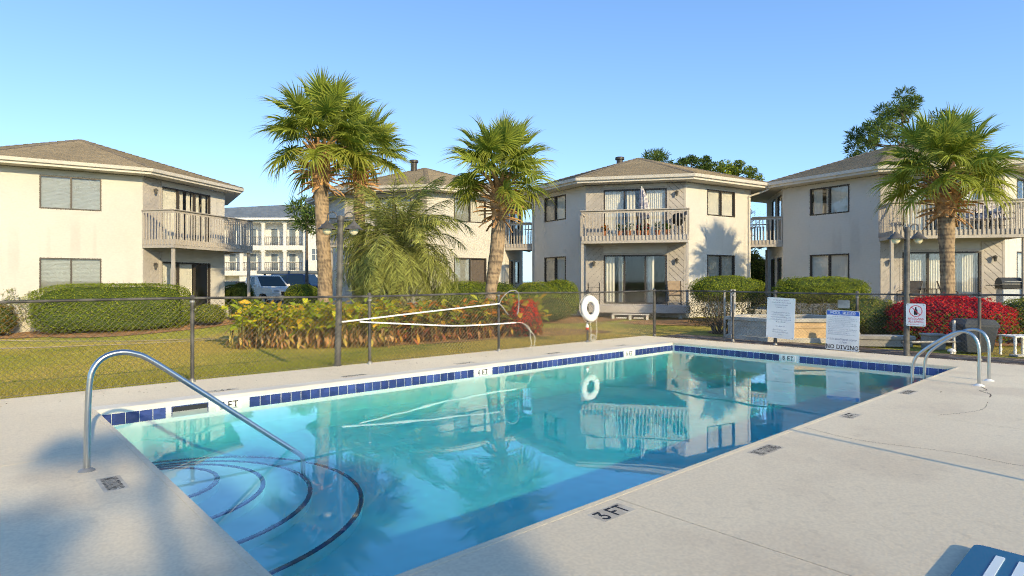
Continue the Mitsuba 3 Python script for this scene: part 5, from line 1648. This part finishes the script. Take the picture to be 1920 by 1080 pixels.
# ------------------------------------------------------------------ parked vehicles
def vehicle(label, cat, name, M, paint, L, Wd, roof_z, hood_z, pick=False):
    """x forward, y to its left"""
    k = thing(name, label, cat)
    hw = Wd / 2
    low = Polygon([(-L / 2, .45), (-L / 2, hood_z - .05), (L * .18, hood_z), (L / 2 - .25, hood_z - .08), (L / 2, hood_z - .35), (L / 2, .42), (L * .40, .40), (L * .395, .55), (L * .36, .74), (L * .30, .80), (L * .24, .74), (L * .205, .55), (L * .20, .38),
                   (-L * .21, .38), (-L * .215, .55), (-L * .25, .74), (-L * .31, .80), (-L * .37, .74), (-L * .405, .55), (-L * .41, .42)])
    SIDE = np.array([[1, 0, 0, 0], [0, 0, -1, 0], [0, 1, 0, 0], [0, 0, 0, 1.0]])
    m = xf(prism(low, -hw, hw), SIDE)
    add('body', m, paint, M, 30, parent=k)
    rear = -L * .5 + .1 if not pick else -L * .12
    A = [(rear, hood_z - .06), (rear + .22, roof_z - .04), (rear + .5, roof_z), (L * .07, roof_z), (L * .10, roof_z - .03), (L * .235, hood_z - .01)]
    inset = .14
    pts = []
    for x, z in A:
        s = hw - .02 - inset * (z - hood_z) / (roof_z - hood_z)
        pts += [(x, s, z), (x, -s, z)]
    cab = trimesh.Trimesh(pts).convex_hull
    add('cabin', (np.array(cab.vertices), np.array(cab.faces)), paint, M, 25, parent=k)
    def glass(q):
        v = np.array(q, float); c = v.mean(0); nrm = np.cross(v[1] - v[0], v[2] - v[0]); nrm /= np.linalg.norm(nrm)
        if np.dot(nrm, c - [0, 0, hood_z]) < 0:
            nrm = -nrm
        return (np.vstack([v + nrm * .006, v - nrm * .004]), np.array([(0, 1, 2, 3), (4, 5, 1, 0), (5, 6, 2, 1), (6, 7, 3, 2), (7, 4, 0, 3)]))
    def side(x, z, s): return (x, s * (hw - .02 - inset * (z - hood_z) / (roof_z - hood_z)), z)
    z0_, z1_ = hood_z + .02, roof_z - .09
    xs0, xs1 = L * .235, L * .10
    wsq = []
    for z, sg in ((z0_ + .03, 1), (z0_ + .03, -1), (z1_ + .03, -1), (z1_ + .03, 1)):
        x = xs0 + (xs1 - xs0) * (z - hood_z + .01) / (roof_z - .03 - hood_z + .01)
        wsq.append((x, sg * (hw - .13 - inset * (z - hood_z) / (roof_z - hood_z)), z))
    add('windshield', glass(wsq), 'm_carglass', M, parent=k)
    for s in (-1, 1):
        n = 2
        xa, xb = rear + .32, L * .09
        for i in range(n):
            a0 = xa + (xb - xa) * i / n + .03; b0 = xa + (xb - xa) * (i + 1) / n - .03
            q = [side(a0, z0_, s), side(b0 + (.22 if i == n - 1 else 0), z0_, s), side(b0, z1_, s), side(a0, z1_, s)]
            add('side_window', glass(q), 'm_carglass', M, parent=k)
        add('mirror', box(L * .17, L * .17 + .12, s * (hw + .12) - .09, s * (hw + .12) + .09, hood_z + .02, hood_z + .18, .03), paint, M, parent=k)
        add('headlight', box(L / 2 - .16, L / 2 - .06, s * (hw - .28) - .17, s * (hw - .28) + .17, hood_z - .33, hood_z - .17, .02), 'm_silver', M, parent=k)
        for xw in (L * .30, -L * .31):
            w = add('wheel', xf(lathe([(.18, -.11), (.33, -.11), (.36, -.06), (.36, .06), (.33, .11), (.18, .11)], 20), tr(xw, s * (hw - .12), .36) @ rot('x', 90)), 'm_rubber', M, 40, parent=k)
            add('rim', xf(lathe([(0, -.08), (.19, -.10), (.2, -.06), (.2, .06), (.19, .10), (0, .08)], 16), tr(xw, s * (hw - .12), .36) @ rot('x', 90)), 'm_silver', M, 40, parent=w)
    add('grille', box(L / 2 - .04, L / 2 + .02, -.45, .45, hood_z - .5, hood_z - .26, .02), 'm_black', M, parent=k)
    add('bumper', box(L / 2 - .08, L / 2 + .10, -hw + .05, hw - .05, .40, .62, .05), 'm_silver', M, parent=k)
    if pick:
        add('bed_rail', join([box(-L / 2, rear, s * (hw - .06) - .04, s * (hw - .06) + .04, hood_z - .06, hood_z + .02, .01) for s in (-1, 1)]), paint, M, parent=k)
    return k


vehicle('silver white pickup truck parked behind the left building', 'truck', 'parked_truck', tr(-15.3, 37.6, g(-15.3, 37.6) + .08) @ rot('z', -38), 'm_carwhite', 5.4, 1.95, 1.86, 1.16, True)
vehicle('dark blue van parked behind the silver truck', 'van', 'parked_van', tr(-15.9, 46.5, g(-15.9, 46.5) + .08) @ rot('z', -10), 'm_carblue', 5.0, 1.95, 2.05, 1.2)
vehicle('dark car parked left of the silver truck', 'car', 'parked_car', tr(-20.5, 44, g(-20.5, 44) + .08) @ rot('z', -80), 'm_black', 4.6, 1.85, 1.5, .98)
k = thing('carport', 'flat dark carport roof above the parked blue van', 'carport')
add('roof', box(-20.5, -12.0, 49.0, 54.0, 2.25, 2.5, .03), 'm_farroof', parent=k)
for x in (-20, -16.2, -12.4):
    for y in (49.4, 53.6):
        add('post', box(x - .07, x + .07, y - .07, y + .07, -.4, 2.249, .01), 'm_bronze', parent=k)

# fallen leaves scattered on the deck and the lawn edge
r2 = np.random.default_rng(91)
n = 130
lu, lv = r2.uniform(-3, 14, n), np.where(r2.random(n) < .75, 10.3 + r2.normal(0, .22, n), r2.uniform(-2, 2.6, n))
lu = np.where(lv < 5, r2.uniform(3, 15, n), lu)
ok = (lv < 10.8); lu, lv = lu[ok], lv[ok]; n = len(lu)
c = np.stack([lu * PU[0] + lv * PV[0], lu * PU[1] + lv * PV[1], lu * 0 + .006], -1)
V, F = leaves(c, np.tile([0, 0, 1.0], (n, 1)), .032, r2, .45, .15)
k = add('fallen_leaves', (V, F), 'm_leaf', color=np.repeat(palette(n, [(.22, .12, .05), (.30, .20, .07), (.14, .08, .04)], r2), 4, 0))
tag(k, 'small brown fallen leaves scattered over the pool deck', 'leaves', kind='stuff')

n_tri = sum(len(meshkit.WRITTEN[d['filename']][1]) for d in scene.values() if d.get('type') == 'ply')
print('entries', len(scene), 'triangles', n_tri)
